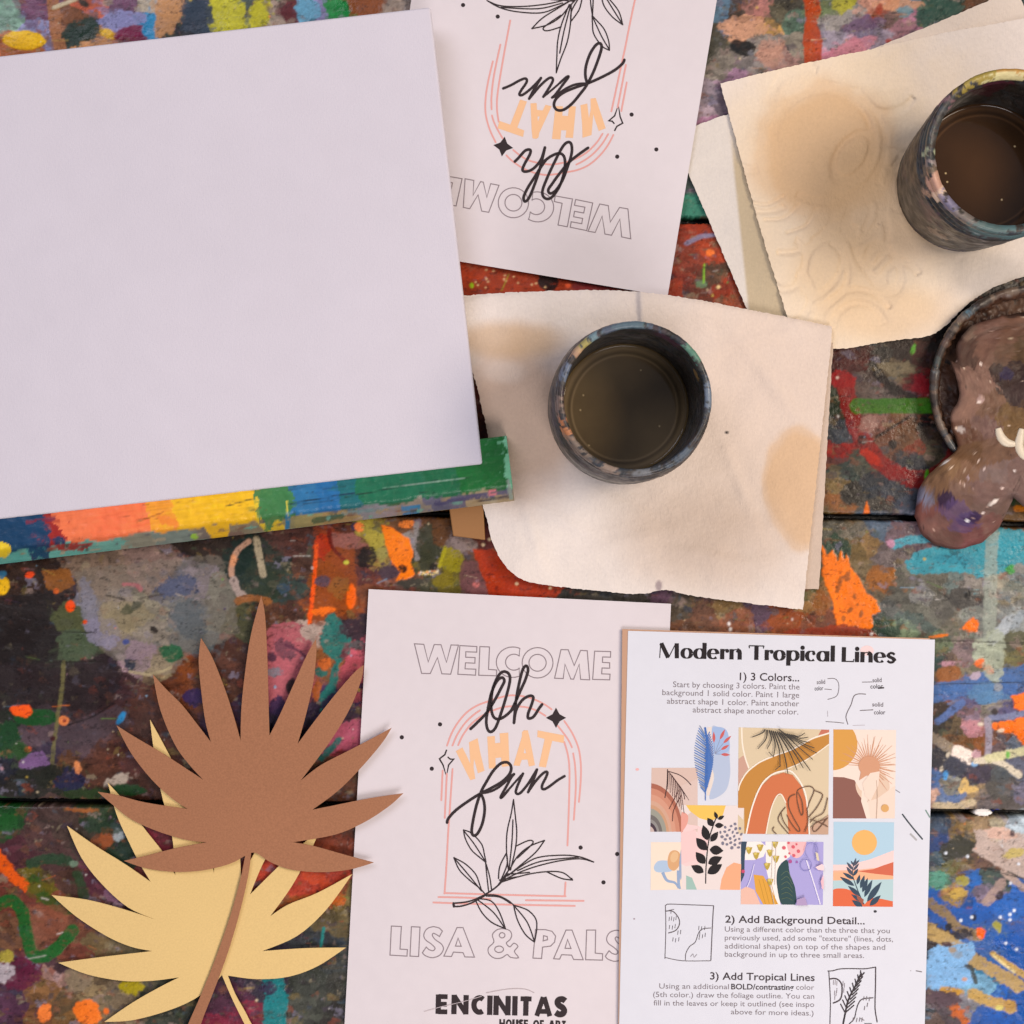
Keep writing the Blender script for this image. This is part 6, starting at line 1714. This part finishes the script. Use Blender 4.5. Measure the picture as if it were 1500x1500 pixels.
# ------------------------------------------------------------------ flower-shaped palette caked in brown paint
# a shallow dark dish underneath it
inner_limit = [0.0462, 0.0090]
dx_, dy_, _ = W(1512, 570, 0.006)
dprof = dense([(0.0005, 0.0004), (0.0440, 0.0004), (0.0468, 0.0012), (0.0480, 0.0040), (0.0486, 0.0085), (0.0484, 0.0094), (0.0474, 0.0097), (0.0464, 0.0093), (0.0458, 0.0075), (0.0450, 0.0030), (0.0430, 0.0020), (0.0005, 0.0019)], 0.0007)
_rim = (0.0455, 0.06)
ddab = [(146, 0.0092, 3, 0.002, 'dfe4dc', _rim), (143, 0.0088, 2, 0.002, 'cfd4cc', _rim), (131, 0.0090, 5, 0.003, '6a94a6', _rim), (120, 0.009, 12, 0.004, '6a584c', _rim), (160, 0.008, 10, 0.006, '4c5450', _rim), (176, 0.008, 10, 0.006, '3c4244', _rim), (105, 0.009, 10, 0.003, '5a463c', _rim),  # the pale and blue dabs are highlights painted on the rim
        (190, 0.008, 8, 0.005, '2c2624', _rim), (138, 0.009, 4, 0.003, '8c7a60', _rim), (95, 0.006, 40, 0.02, '1c1310', (0.02, 0.0462)), (110, 0.004, 40, 0.02, '241813', (0.02, 0.0462))]
_q = random.Random(12)
for _k in range(46):
    ddab.append((_q.uniform(80, 215), _q.uniform(0.006, 0.0097), _q.uniform(2, 9), _q.uniform(0.002, 0.006), ('5a463c', '3a2c26', '6a5648', '2a2422', '4a4a48', '7a6a5c', '443630', '5c6668')[_k % 8], _rim))
for _k in range(40):
    ddab.append((_q.uniform(70, 230), _q.uniform(0.002, 0.007), _q.uniform(6, 22), _q.uniform(0.002, 0.007), ('8a6a58', '6a4c40', '5a4036', '9a7a68')[_k % 4], (0.02, 0.0464)))
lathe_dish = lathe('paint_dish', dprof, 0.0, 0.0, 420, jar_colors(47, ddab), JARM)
lathe_dish.location = (dx_, dy_, 0.0)
tag(lathe_dish, 'shallow dark round dish with smeared rim, half hidden under the brown palette', 'dish')

out_p = smooth([(1400, 530), (1402, 506), (1416, 484), (1440, 470), (1475, 462), (1515, 455), (1560, 450), (1600, 412), (1640, 430), (1665, 455), (1690, 470), (1725, 490), (1748, 540), (1745, 590), (1728, 620), (1742, 660), (1735, 710), (1700, 745), (1655, 752), (1625, 745), (1600, 765), (1560, 778),
                (1525, 765), (1500, 742), (1482, 728), (1470, 745), (1466, 768), (1448, 788), (1425, 800), (1396, 804), (1368, 797), (1350, 782), (1341, 757), (1345, 722), (1356, 700), (1378, 678), (1400, 660), (1402, 646), (1394, 628), (1394, 606), (1404, 585), (1402, 560), (1392, 530)], 5, True)
out_p = np.array(out_p)
out_p += np.stack([1.6 * vnoise(out_p[:, 0] / 9, out_p[:, 1] / 9, 61), 1.6 * vnoise(out_p[:, 0] / 9, out_p[:, 1] / 9, 62)], 1)
pc = np.array([1548.0, 600.0])
nr_, na_ = 110, len(out_p)
t = np.linspace(0.004, 1, nr_)[:, None, None]
pp = pc[None, None] * (1 - t) + out_p[None] * t
PX, PY = pp[..., 0].ravel(), pp[..., 1].ravel()
sd = -poly_sd(PX, PY, [tuple(a) for a in out_p])
edge = np.clip(sd / 8, 0, 1)
pz = 0.0010 + 0.0021 * np.sqrt(1 - (1 - edge) ** 2)
for wx_, wy_, rx_, ry_, dp in ((1490, 545, 26, 52, 0.0042), (1400, 748, 34, 28, 0.0012), (1455, 470, 52, 26, 0.0022), (1560, 470, 45, 35, 0.004), (1640, 530, 45, 40, 0.004), (1650, 660, 45, 40, 0.004), (1555, 710, 40, 40, 0.004), (1440, 660, 40, 16, 0.001)):
    d = np.hypot((PX - wx_) / rx_, (PY - wy_) / ry_)
    pz -= 0.4 * dp * np.clip(1.25 - d, 0, 1) ** 0.8
pz += (0.0008 * fbm(PX / 30, PY / 30, 71, 3) + 0.0006 * fbm(PX / 8, PY / 8, 72, 3, 0.6) + 0.0003 * np.abs(fbm(PX / 4, PY / 4, 73, 2))) * np.clip(sd / 6, 0.1, 1)
pz += 0.0092 * np.clip((768 - PY) / 44, 0, 1) * np.clip((PX - 1330) / 60, 0, 1)
PP = Paint(PX, PY)
cpp = [(1440, 450, '4a3630'), (1420, 470, '6a5648'), (1480, 440, '2c1f1b'), (1450, 480, '6a4c40'), (1480, 490, '664838'), (1410, 520, '4a342a'), (1440, 520, '6a4c3e'), (1430, 560, '7a5c4e'), (1415, 600, '7d5f50'), (1450, 600, '6f5240'), (1440, 630, '6a5048'), (1420, 640, '5a3c2c'),
       (1480, 545, '33231f'), (1490, 580, '3a2b28'), (1495, 510, '4f3a24'), (1470, 520, '5f4636'), (1480, 610, '6a5030'), (1420, 660, '5c4028'), (1450, 665, '6a4e3c'), (1380, 690, '7a5c40'), (1420, 690, '755640'), (1460, 690, '74605a'), (1490, 700, '705850'), (1370, 715, '71543c'), (1400, 725, '6f5446'),
       (1440, 725, '70564e'), (1355, 745, '6a4038'), (1350, 728, '6c6a78'), (1370, 765, '6a4840'), (1390, 785, '5a3c34'), (1420, 785, '6a3f3c'), (1450, 770, '704c44'), (1445, 745, '6f584e'), (1550, 600, '6a5040'), (1600, 500, '5a4438'), (1650, 600, '6a4c40'), (1600, 700, '5f4a40')]
PP.C = PP.nearest(cpp, 16, 22, 81)
rim_line = [(1414, 520), (1424, 500), (1446, 486), (1480, 478), (1520, 472)]
rd, _ = seg_dist(PX, PY, smooth(rim_line, 5))
pz -= 0.0004 * np.exp(-(rd / 4.0) ** 2)
PP.C = PP.C * 0.75 + 0.25 * PP.nearest(cpp, 40, 12, 83)
PP.C *= 1.06 * (1 + 0.24 * PP.n1 + 0.12 * PP.n2 + 0.12 * PP.n3)[:, None]
B = PP.blob
PP.line(rim_line, 5, '4a342a', 0.6, 0.5, -0.1)
B(1386, 733, 13, 14, 0, '32203a', 0.35, h=.4); B(1419, 760, 19, 10, -12, '332046', 0.3, h=.4); B(1398, 748, 22, 16, 20, '5e4a74', 0.6, .6); B(1410, 770, 22, 10, 0, '55426c', 0.5, .6); B(1352, 730, 12, 5, -15, '77788c', 0.5, .8)
B(1425, 468, 7, 5, -40, '6a97ac', 0.3); B(1423, 464, 3, 1.6, -50, 'd0dcd0', 0.2); B(1388, 487, 4, 6, 30, 'e8eae2', 0.3); B(1395, 488, 2.5, 4, 30, 'e8e6e0', 0.3); B(1380, 510, 12, 22, 20, '2c3634', 0.5, .8); B(1405, 486, 5, 14, 30, '8a8070', 0.4, .8)
B(1474, 548, 10, 12, 30, '2c2444', 0.5, .8); B(1437, 585, 5, 5, 30, 'a88c84', 0.4); B(1434, 589, 3, 2, 0, 'e8d8cc', 0.2); B(1437, 533, 2.6, 2, 0, 'f0dccc', 0.2); B(1482, 494, 2, 2.6, 0, 'f0dcb8', 0.2); B(1495, 436, 3, 1.6, -20, 'f0d8c8', 0.2); B(1407, 629, 6, 4, 0, 'b0a49c', .4)
B(1385, 677, 5, 2, -30, 'fff6ee', 0.2, h=.3); B(1393, 685, 3, 1.4, -10, 'e8d0b8', 0.2); B(1455, 736, 8, 2.6, -38, 'f2e6da', 0.3, h=.3); B(1417, 763, 2.6, 2.2, 0, 'ffffff', 0.1, h=.2); B(1342, 775, 3, 3, 0, 'e0ccc0', .2); B(1411, 710, 2, 1.6, 0, 'f0d8c8', .2); B(1408, 707, 3, 1, 0, 'e0c0b0', .2)  # small white flecks: glints of the wet paint, painted in
B(1433, 675, 3, 1, 0, 'e8d0c0', .2); B(1442, 687, 2, 1.4, 0, 'd8c4bc', .2); B(1486, 690, 2, 2, 0, 'f0e4dc', .2); B(1468, 715, 1.8, 1.8, 0, 'e8d0c4', .2); B(1440, 752, 1.6, 2, 0, 'f0e0d8', .2); B(1418, 700, 3, 2, 60, 'a08c90', .3)
for i in range(60):
    qq = random.Random(900 + i); B(1345 + 155 * qq.random(), 430 + 370 * qq.random(), 0.9 + qq.random(), 0.8, 0, ('c8a898', 'e0c8b0', '3a2824', '8a7064')[i % 4], .3)
pk = S * (H - pz) / H
pco = np.stack([(PX - 750) * pk, (750 - PY) * pk, pz + PP.Hh * 0.0004], 1)
i, j = np.meshgrid(np.arange(nr_ - 1), np.arange(na_), indexing='ij')
a = (i * na_ + j).ravel(); b = (i * na_ + (j + 1) % na_).ravel()
pq = np.stack([a, a + na_, b + na_, b], 1)
A_ = np.sum(out_p[:, 0] * np.roll(out_p[:, 1], -1) - np.roll(out_p[:, 0], -1) * out_p[:, 1])
if A_ > 0:
    pq = pq[:, ::-1]
PALM = mat('wet_brown_paint', rough=0.55, attr=True, spec=0.22, bump=[(300, 0.00014, (1, 1, 1)), (1200, 0.00005, (1, 1, 1))], rvar=(120, 0.42, 0.7))
pctr = W(1548, 600, 0)
pal_o = np_mesh('paint_palette', pco, pq, PALM, PP.C, loc=pctr)
tag(pal_o, 'lobed palette caked in brown paint with wet purple puddles, resting on the dark dish', 'palette')
# two thick curls of off-white paint drying on it
CREAM = mat('cream_paint', 'd8ccb4', 0.4, bump=[(400, 0.0003, (1, 1, 1))])


def paint_curl(pts, w, z):
    pts = smooth(pts, 6); n = len(pts); V = []; F = []
    for k, pnt in enumerate(pts):
        tt = k / (n - 1); r = w * S * (0.35 + 0.65 * math.sin(math.pi * min(1, 0.12 + tt * 0.8)))
        a0 = pts[max(0, k - 1)]; a1 = pts[min(n - 1, k + 1)]
        dx, dy = a1[0] - a0[0], a1[1] - a0[1]; L = math.hypot(dx, dy); nx, ny = dy / L, dx / L
        c = W(pnt[0], pnt[1], z)
        for m in range(10):
            an = 2 * math.pi * m / 10
            V.append((c[0] + nx * r * math.cos(an), c[1] + ny * r * math.cos(an), z + 0.5 * r * math.sin(an)))
    for k in range(n - 1):
        for m in range(10):
            F.append([k * 10 + m, k * 10 + (m + 1) % 10, (k + 1) * 10 + (m + 1) % 10, (k + 1) * 10 + m])
    V.append(W(*pts[0], z)); V.append(W(*pts[-1], z))
    tr = [[len(V) - 2, (m + 1) % 10, m] for m in range(10)] + [[len(V) - 1, (n - 1) * 10 + m, (n - 1) * 10 + (m + 1) % 10] for m in range(10)]
    return np_mesh('dried_paint_curl', np.array(V), np.array(F), CREAM, tris=tr, parent=pal_o)


paint_curl([(1462, 627), (1466, 640), (1474, 648), (1487, 651)], 7, 0.0122)
paint_curl([(1497, 628), (1494, 642), (1493, 655), (1500, 668), (1512, 668)], 7, 0.0122)

# ------------------------------------------------------------------ low table easel with its rainbow ledge, and the blank canvas
ez = empty('table_easel', W(400, 760, 0))
d0, d1 = np.array([-90.0, 774.0]), np.array([746.0, 672.0])      # back line of the visible ledge top, left to right
ux = (d1 - d0) / np.hypot(*(d1 - d0)); uy = np.array([-ux[1], ux[0]])
Llen = np.hypot(*(d1 - d0))
prof = [(-34, 0.0045), (-34, 0.0168), (-33, 0.0172), (0, 0.0174), (36, 0.0172), (40, 0.0170), (43.5, 0.0160), (52, 0.0115), (61, 0.0062), (63, 0.0046)]
prof = dense(prof, 2.2)
ns = 420
tt = np.linspace(0, Llen, ns)
PXs, PYs, Zs = [], [], []
for (v, z) in prof:
    base = d0[None] + ux[None] * tt[:, None] + uy[None] * v
    PXs.append(base[:, 0]); PYs.append(base[:, 1]); Zs.append(np.full(ns, z))
LX, LY, LZ = (np.array(a).T.ravel() for a in (PXs, PYs, Zs))
vv = np.tile(np.array([p[0] for p in prof]), ns); us = np.repeat(tt, len(prof))
LP = Paint(LX, LY)
front = [(0, 818, '5fb0a4'), (100, 815, '66b4a6'), (160, 808, '6aa698'), (200, 803, '8a8a78'), (260, 792, '7c8a80'), (300, 790, '80766c'), (360, 780, '8a8068'), (420, 772, '8f8a62'), (450, 768, '9a9260'), (500, 762, 'a08a5c'), (560, 755, '8a8a90'), (600, 752, '8f8678'), (660, 745, '6a6a80'), (700, 740, 'a89878'), (745, 734, 'a08c68')]
topc = [(0, 785, '123f63'), (40, 785, '123f63'), (75, 790, 'a02822'), (110, 780, 'f07a4c'), (160, 772, 'ff7a4c'), (205, 768, 'ff7c4a'), (235, 765, 'f5a030'), (270, 760, 'f2bc20'), (320, 755, 'f0bc18'), (360, 745, 'eebc1c'), (395, 735, '4a8048'), (415, 732, '3a7a4a'), (440, 730, '2a70a0'), (480, 725, '1f6aa2'), (510, 722, '1a6a70'), (540, 715, '186c4c'), (600, 708, '166848'), (650, 702, '146640'), (690, 697, '0f6a2c'), (725, 692, '0d6426'), (760, 690, '74ba90')]
cf_ = LP.nearest(front, 14, 24, 3); ct_ = LP.nearest(topc, 13, 20, 9)
ct2 = LP.nearest(topc, 34, 30, 19); cf2 = LP.nearest(front, 40, 26, 29)
mk = np.clip(fbm(us / 26, vv / 5, 57, 3) * 2.4 + 0.1, 0, 1)[:, None] * 0.6
ct_ = ct_ * (1 - mk) + ct2 * mk
mk = np.clip(fbm(us / 20, vv / 3, 58, 3) * 3, 0, 1)[:, None] * 0.4
cf_ = cf_ * (1 - mk) + cf2 * mk
lim = 44 + 7 * fbm(LX / 22, LY / 22, 55, 3)
isf = np.clip((vv - lim - 3 * LP.n4) / 1.6 + 0.5, 0, 1)[:, None]
LP.C = ct_ * (1 - isf) + cf_ * isf
LP.C *= (1 + 0.14 * LP.n1 + 0.12 * LP.n3 + 0.16 * fbm(us / 40, vv / 2.2, 59, 3))[:, None]
B, L, G = LP.blob, LP.line, LP.poly
G([(60, 790), (95, 795), (140, 795), (120, 806), (72, 806)], '9a2420', 3); G([(-90, 770), (55, 764), (72, 782), (74, 832), (52, 834), (40, 806), (-90, 815)], '123f63', 3); B(86, 792, 9, 6, 0, '183a5c', 0.3); B(5, 805, 12, 10, 0, 'f0d020', 0.4); L([(40, 765), (80, 760)], 5, '7a2a40', .4)
B(62, 772, 14, 9, 20, '123f63', 0.4); G([(300, 770), (336, 768), (335, 798), (312, 799), (308, 785)], 'f0bc1c', 3); B(285, 786, 6, 4, 0, '9ac840', 0.3); G([(333, 780), (352, 778), (385, 786), (372, 792), (340, 797)], '7a6458', 3)
L([(376, 730), (378, 760), (395, 780)], 6, 'e8c82c', .5); B(400, 738, 22, 34, 0, '3f8048', 0.5, .85); L([(420, 735), (422, 760)], 3, 'd8d050', .5); B(408, 775, 10, 14, 0, 'e0c034', .4); L([(422, 755), (420, 792)], 7, '2a7aa4', .3); L([(425, 738), (470, 730), (520, 722)], 2, '10304a', .7); L([(330, 742), (372, 730)], 1.6, '6a5a20', .7)
L([(505, 728), (560, 718), (600, 710), (640, 704)], 2, '0c3a2a', .8); L([(200, 765), (240, 750)], 2, 'b86a28', .6); B(246, 764, 16, 7, 20, 'f08a34', .5); G([(588, 741), (616, 738), (614, 760), (592, 761)], '2a7aa6', 2, h=.3); L([(640, 738), (690, 728), (746, 720)], 8, '4c4c70', .6); B(722, 721, 7, 5, 0, 'd87a84', .4); L([(480, 758), (520, 750), (570, 746)], 4, '6f8a8c', .6); L([(460, 763), (500, 757)], 8, '24583f', .5, .8); L([(700, 734), (748, 727)], 3, '2a2530', .7)
for i in range(26):
    qq = random.Random(300 + i); x = 90 + 600 * qq.random(); y = 774 - 0.122 * (x + 90) + 44 * qq.random() - 2
    l = 10 + 34 * qq.random(); a_ = 0.12 + 0.3 * (qq.random() - .5)
    L([(x, y), (x + l * .5, y - l * .5 * a_ + qq.uniform(-2, 2)), (x + l, y - l * a_)], 0.9, '1a2420' if x > 390 else '7a3a14', .8, .6, -.2)
for i in range(40):
    qq = random.Random(500 + i); x = 20 + 720 * qq.random(); y = 774 - 0.122 * (x + 90) + 46 + 14 * qq.random()
    B(x, y, 2 + 7 * qq.random(), 1 + 2 * qq.random(), -8, ('a08c68', '6fae9c', '5a5a62', 'b0a488', '7a5a44', '3a4a44')[i % 6], .6, .8)
G([(739, 665), (750, 665), (752, 712), (741, 700)], '74ba90', 4); L([(744, 705), (749, 730)], 5, '8a9a8c', .6); L([(560, 716), (680, 700)], 1.2, '9ab8a8', .8, .7)
LZ = LZ + LP.Hh * 0.0008 + 0.0004 * LP.n1 - 0.0004 * (np.abs(vv - lim) < 2)
lk = S * (H - LZ) / H
lco = np.stack([(LX - 750) * lk, (750 - LY) * lk, LZ], 1)
npf = len(prof)
lq = grid_quads(ns, npf)[:, ::-1]
caps = [list(range(npf))[::-1], [(ns - 1) * npf + k for k in range(npf)]]
ctris = []
for c_ in caps:
    for k in range(1, npf - 1):
        ctris.append([c_[0], c_[k + 1], c_[k]])
bq = [[0, npf - 1, (ns - 1) * npf + npf - 1, (ns - 1) * npf]]
LEDGE = mat('ledge_paint', rough=0.4, attr=True, spec=0.45, bump=[(260, 0.0004, (0.5, 1, 1)), (900, 0.0001, (1, 1, 1))])
np_mesh('ledge', lco, np.concatenate([lq, np.array(bq)]), LEDGE, LP.C, tris=ctris, parent=ez)
WOOD = mat('bare_wood', '9a6c3c', 0.6, bump=[(120, 0.0004, (0.25, 1, 1))])


def slab(name, quad, z0, z1, material, parent=None, bev=0.0006, loc=None):
    """a board with this outline (world xy points) between two heights (each may be 4 values)"""
    import bmesh
    bm = bmesh.new()
    z0 = [z0] * 4 if not hasattr(z0, '__len__') else z0
    z1 = [z1] * 4 if not hasattr(z1, '__len__') else z1
    lo = [bm.verts.new((p[0], p[1], z)) for p, z in zip(quad, z0)]
    hi = [bm.verts.new((p[0], p[1], z)) for p, z in zip(quad, z1)]
    bm.faces.new(lo[::-1]); bm.faces.new(hi)
    for k in range(4):
        bm.faces.new([lo[k], lo[(k + 1) % 4], hi[(k + 1) % 4], hi[k]])
    bmesh.ops.recalc_face_normals(bm, faces=bm.faces)
    bmesh.ops.bevel(bm, geom=list(bm.edges), offset=bev, segments=3, profile=0.5, affect='EDGES')
    if loc is not None:
        bmesh.ops.translate(bm, verts=bm.verts, vec=(-loc[0], -loc[1], -loc[2]))
    me = bpy.data.meshes.new(name); bm.to_mesh(me); bm.free()
    me.materials.append(material)
    o = bpy.data.objects.new(name, me); COL.objects.link(o)
    if loc is not None:
        o.location = loc
    if parent is not None:
        o.parent = parent; o.matrix_parent_inverse = Matrix.Translation(-parent.location)
    return o


slab('foot', [W(652, 700), W(706, 694), W(711, 791), W(664, 785)], 0.0004, 0.0045, WOOD, ez)

# canvas: rigid board resting on the ledge, its upper edge propped a little higher
bl_, br_, tr_ = Vector(W(0, 764, 0.0182)), Vector(W(707, 680, 0.0182)), Vector(W(630.5, 10, 0.0225))
v_ = (tr_ - br_); hh = v_.length; v_.normalize()
u_ = (bl_ - br_); u_ = (u_ - v_ * u_.dot(v_)).normalized()
wd = 0.300
nrmv = u_.cross(v_) * -1
if nrmv.z < 0:
    nrmv = -nrmv
th_ = 0.009


def canvas_mesh():
    import bmesh
    bm = bmesh.new()
    P4 = [br_, br_ + u_ * wd, br_ + u_ * wd + v_ * hh, br_ + v_ * hh]
    c0 = sum(P4, Vector()) / 4
    hi = [bm.verts.new(p - c0) for p in P4]; lo = [bm.verts.new(p - nrmv * th_ - c0) for p in P4]
    bm.faces.new(hi); bm.faces.new(lo[::-1])
    for k in range(4):
        bm.faces.new([lo[k], lo[(k + 1) % 4], hi[(k + 1) % 4], hi[k]])
    bmesh.ops.recalc_face_normals(bm, faces=bm.faces)
    bmesh.ops.bevel(bm, geom=list(bm.edges), offset=0.0012, segments=4, profile=0.5, affect='EDGES')
    me = bpy.data.meshes.new('blank_canvas'); bm.to_mesh(me); bm.free()
    me.materials.append(mat('primed_canvas', 'd5d1d9', 0.8, cvar=((7, 0.02), (60, 0.012)), bump=[(1500, 0.00012, (1, 0.4, 1)), (1500, 0.00012, (0.4, 1, 1)), (14, 0.0012, (1, 1, 1))], spec=0.25))
    o = bpy.data.objects.new('blank_canvas', me); COL.objects.link(o); o.location = c0
    return o


cv = canvas_mesh()
tag(cv, 'blank white canvas propped on the ledge of the small table easel', 'canvas')
# the easel's hidden back: two rails under the canvas and a prop
for off_ in (0.05, 0.20):
    a0 = br_ + u_ * off_ - nrmv * (th_ + 0.0012); b0 = a0 + u_ * 0.022
    q4 = [a0, b0, b0 + v_ * (hh * 0.93), a0 + v_ * (hh * 0.93)]
    slab('back_rail', [(p.x, p.y) for p in q4], [p.z - 0.005 for p in q4], [p.z for p in q4], WOOD, ez)
p0 = br_ + v_ * (hh * 0.86) - nrmv * (th_ + 0.0075)
q4 = [p0 + u_ * 0.04, p0 + u_ * 0.232, p0 + u_ * 0.232 + v_ * 0.014, p0 + u_ * 0.04 + v_ * 0.014]
slab('prop', [(p.x, p.y) for p in q4], 0.0004, [p.z for p in q4], WOOD, ez)
tag(ez, 'small table easel with a rainbow-smeared ledge along the bottom of the blank canvas', 'easel')
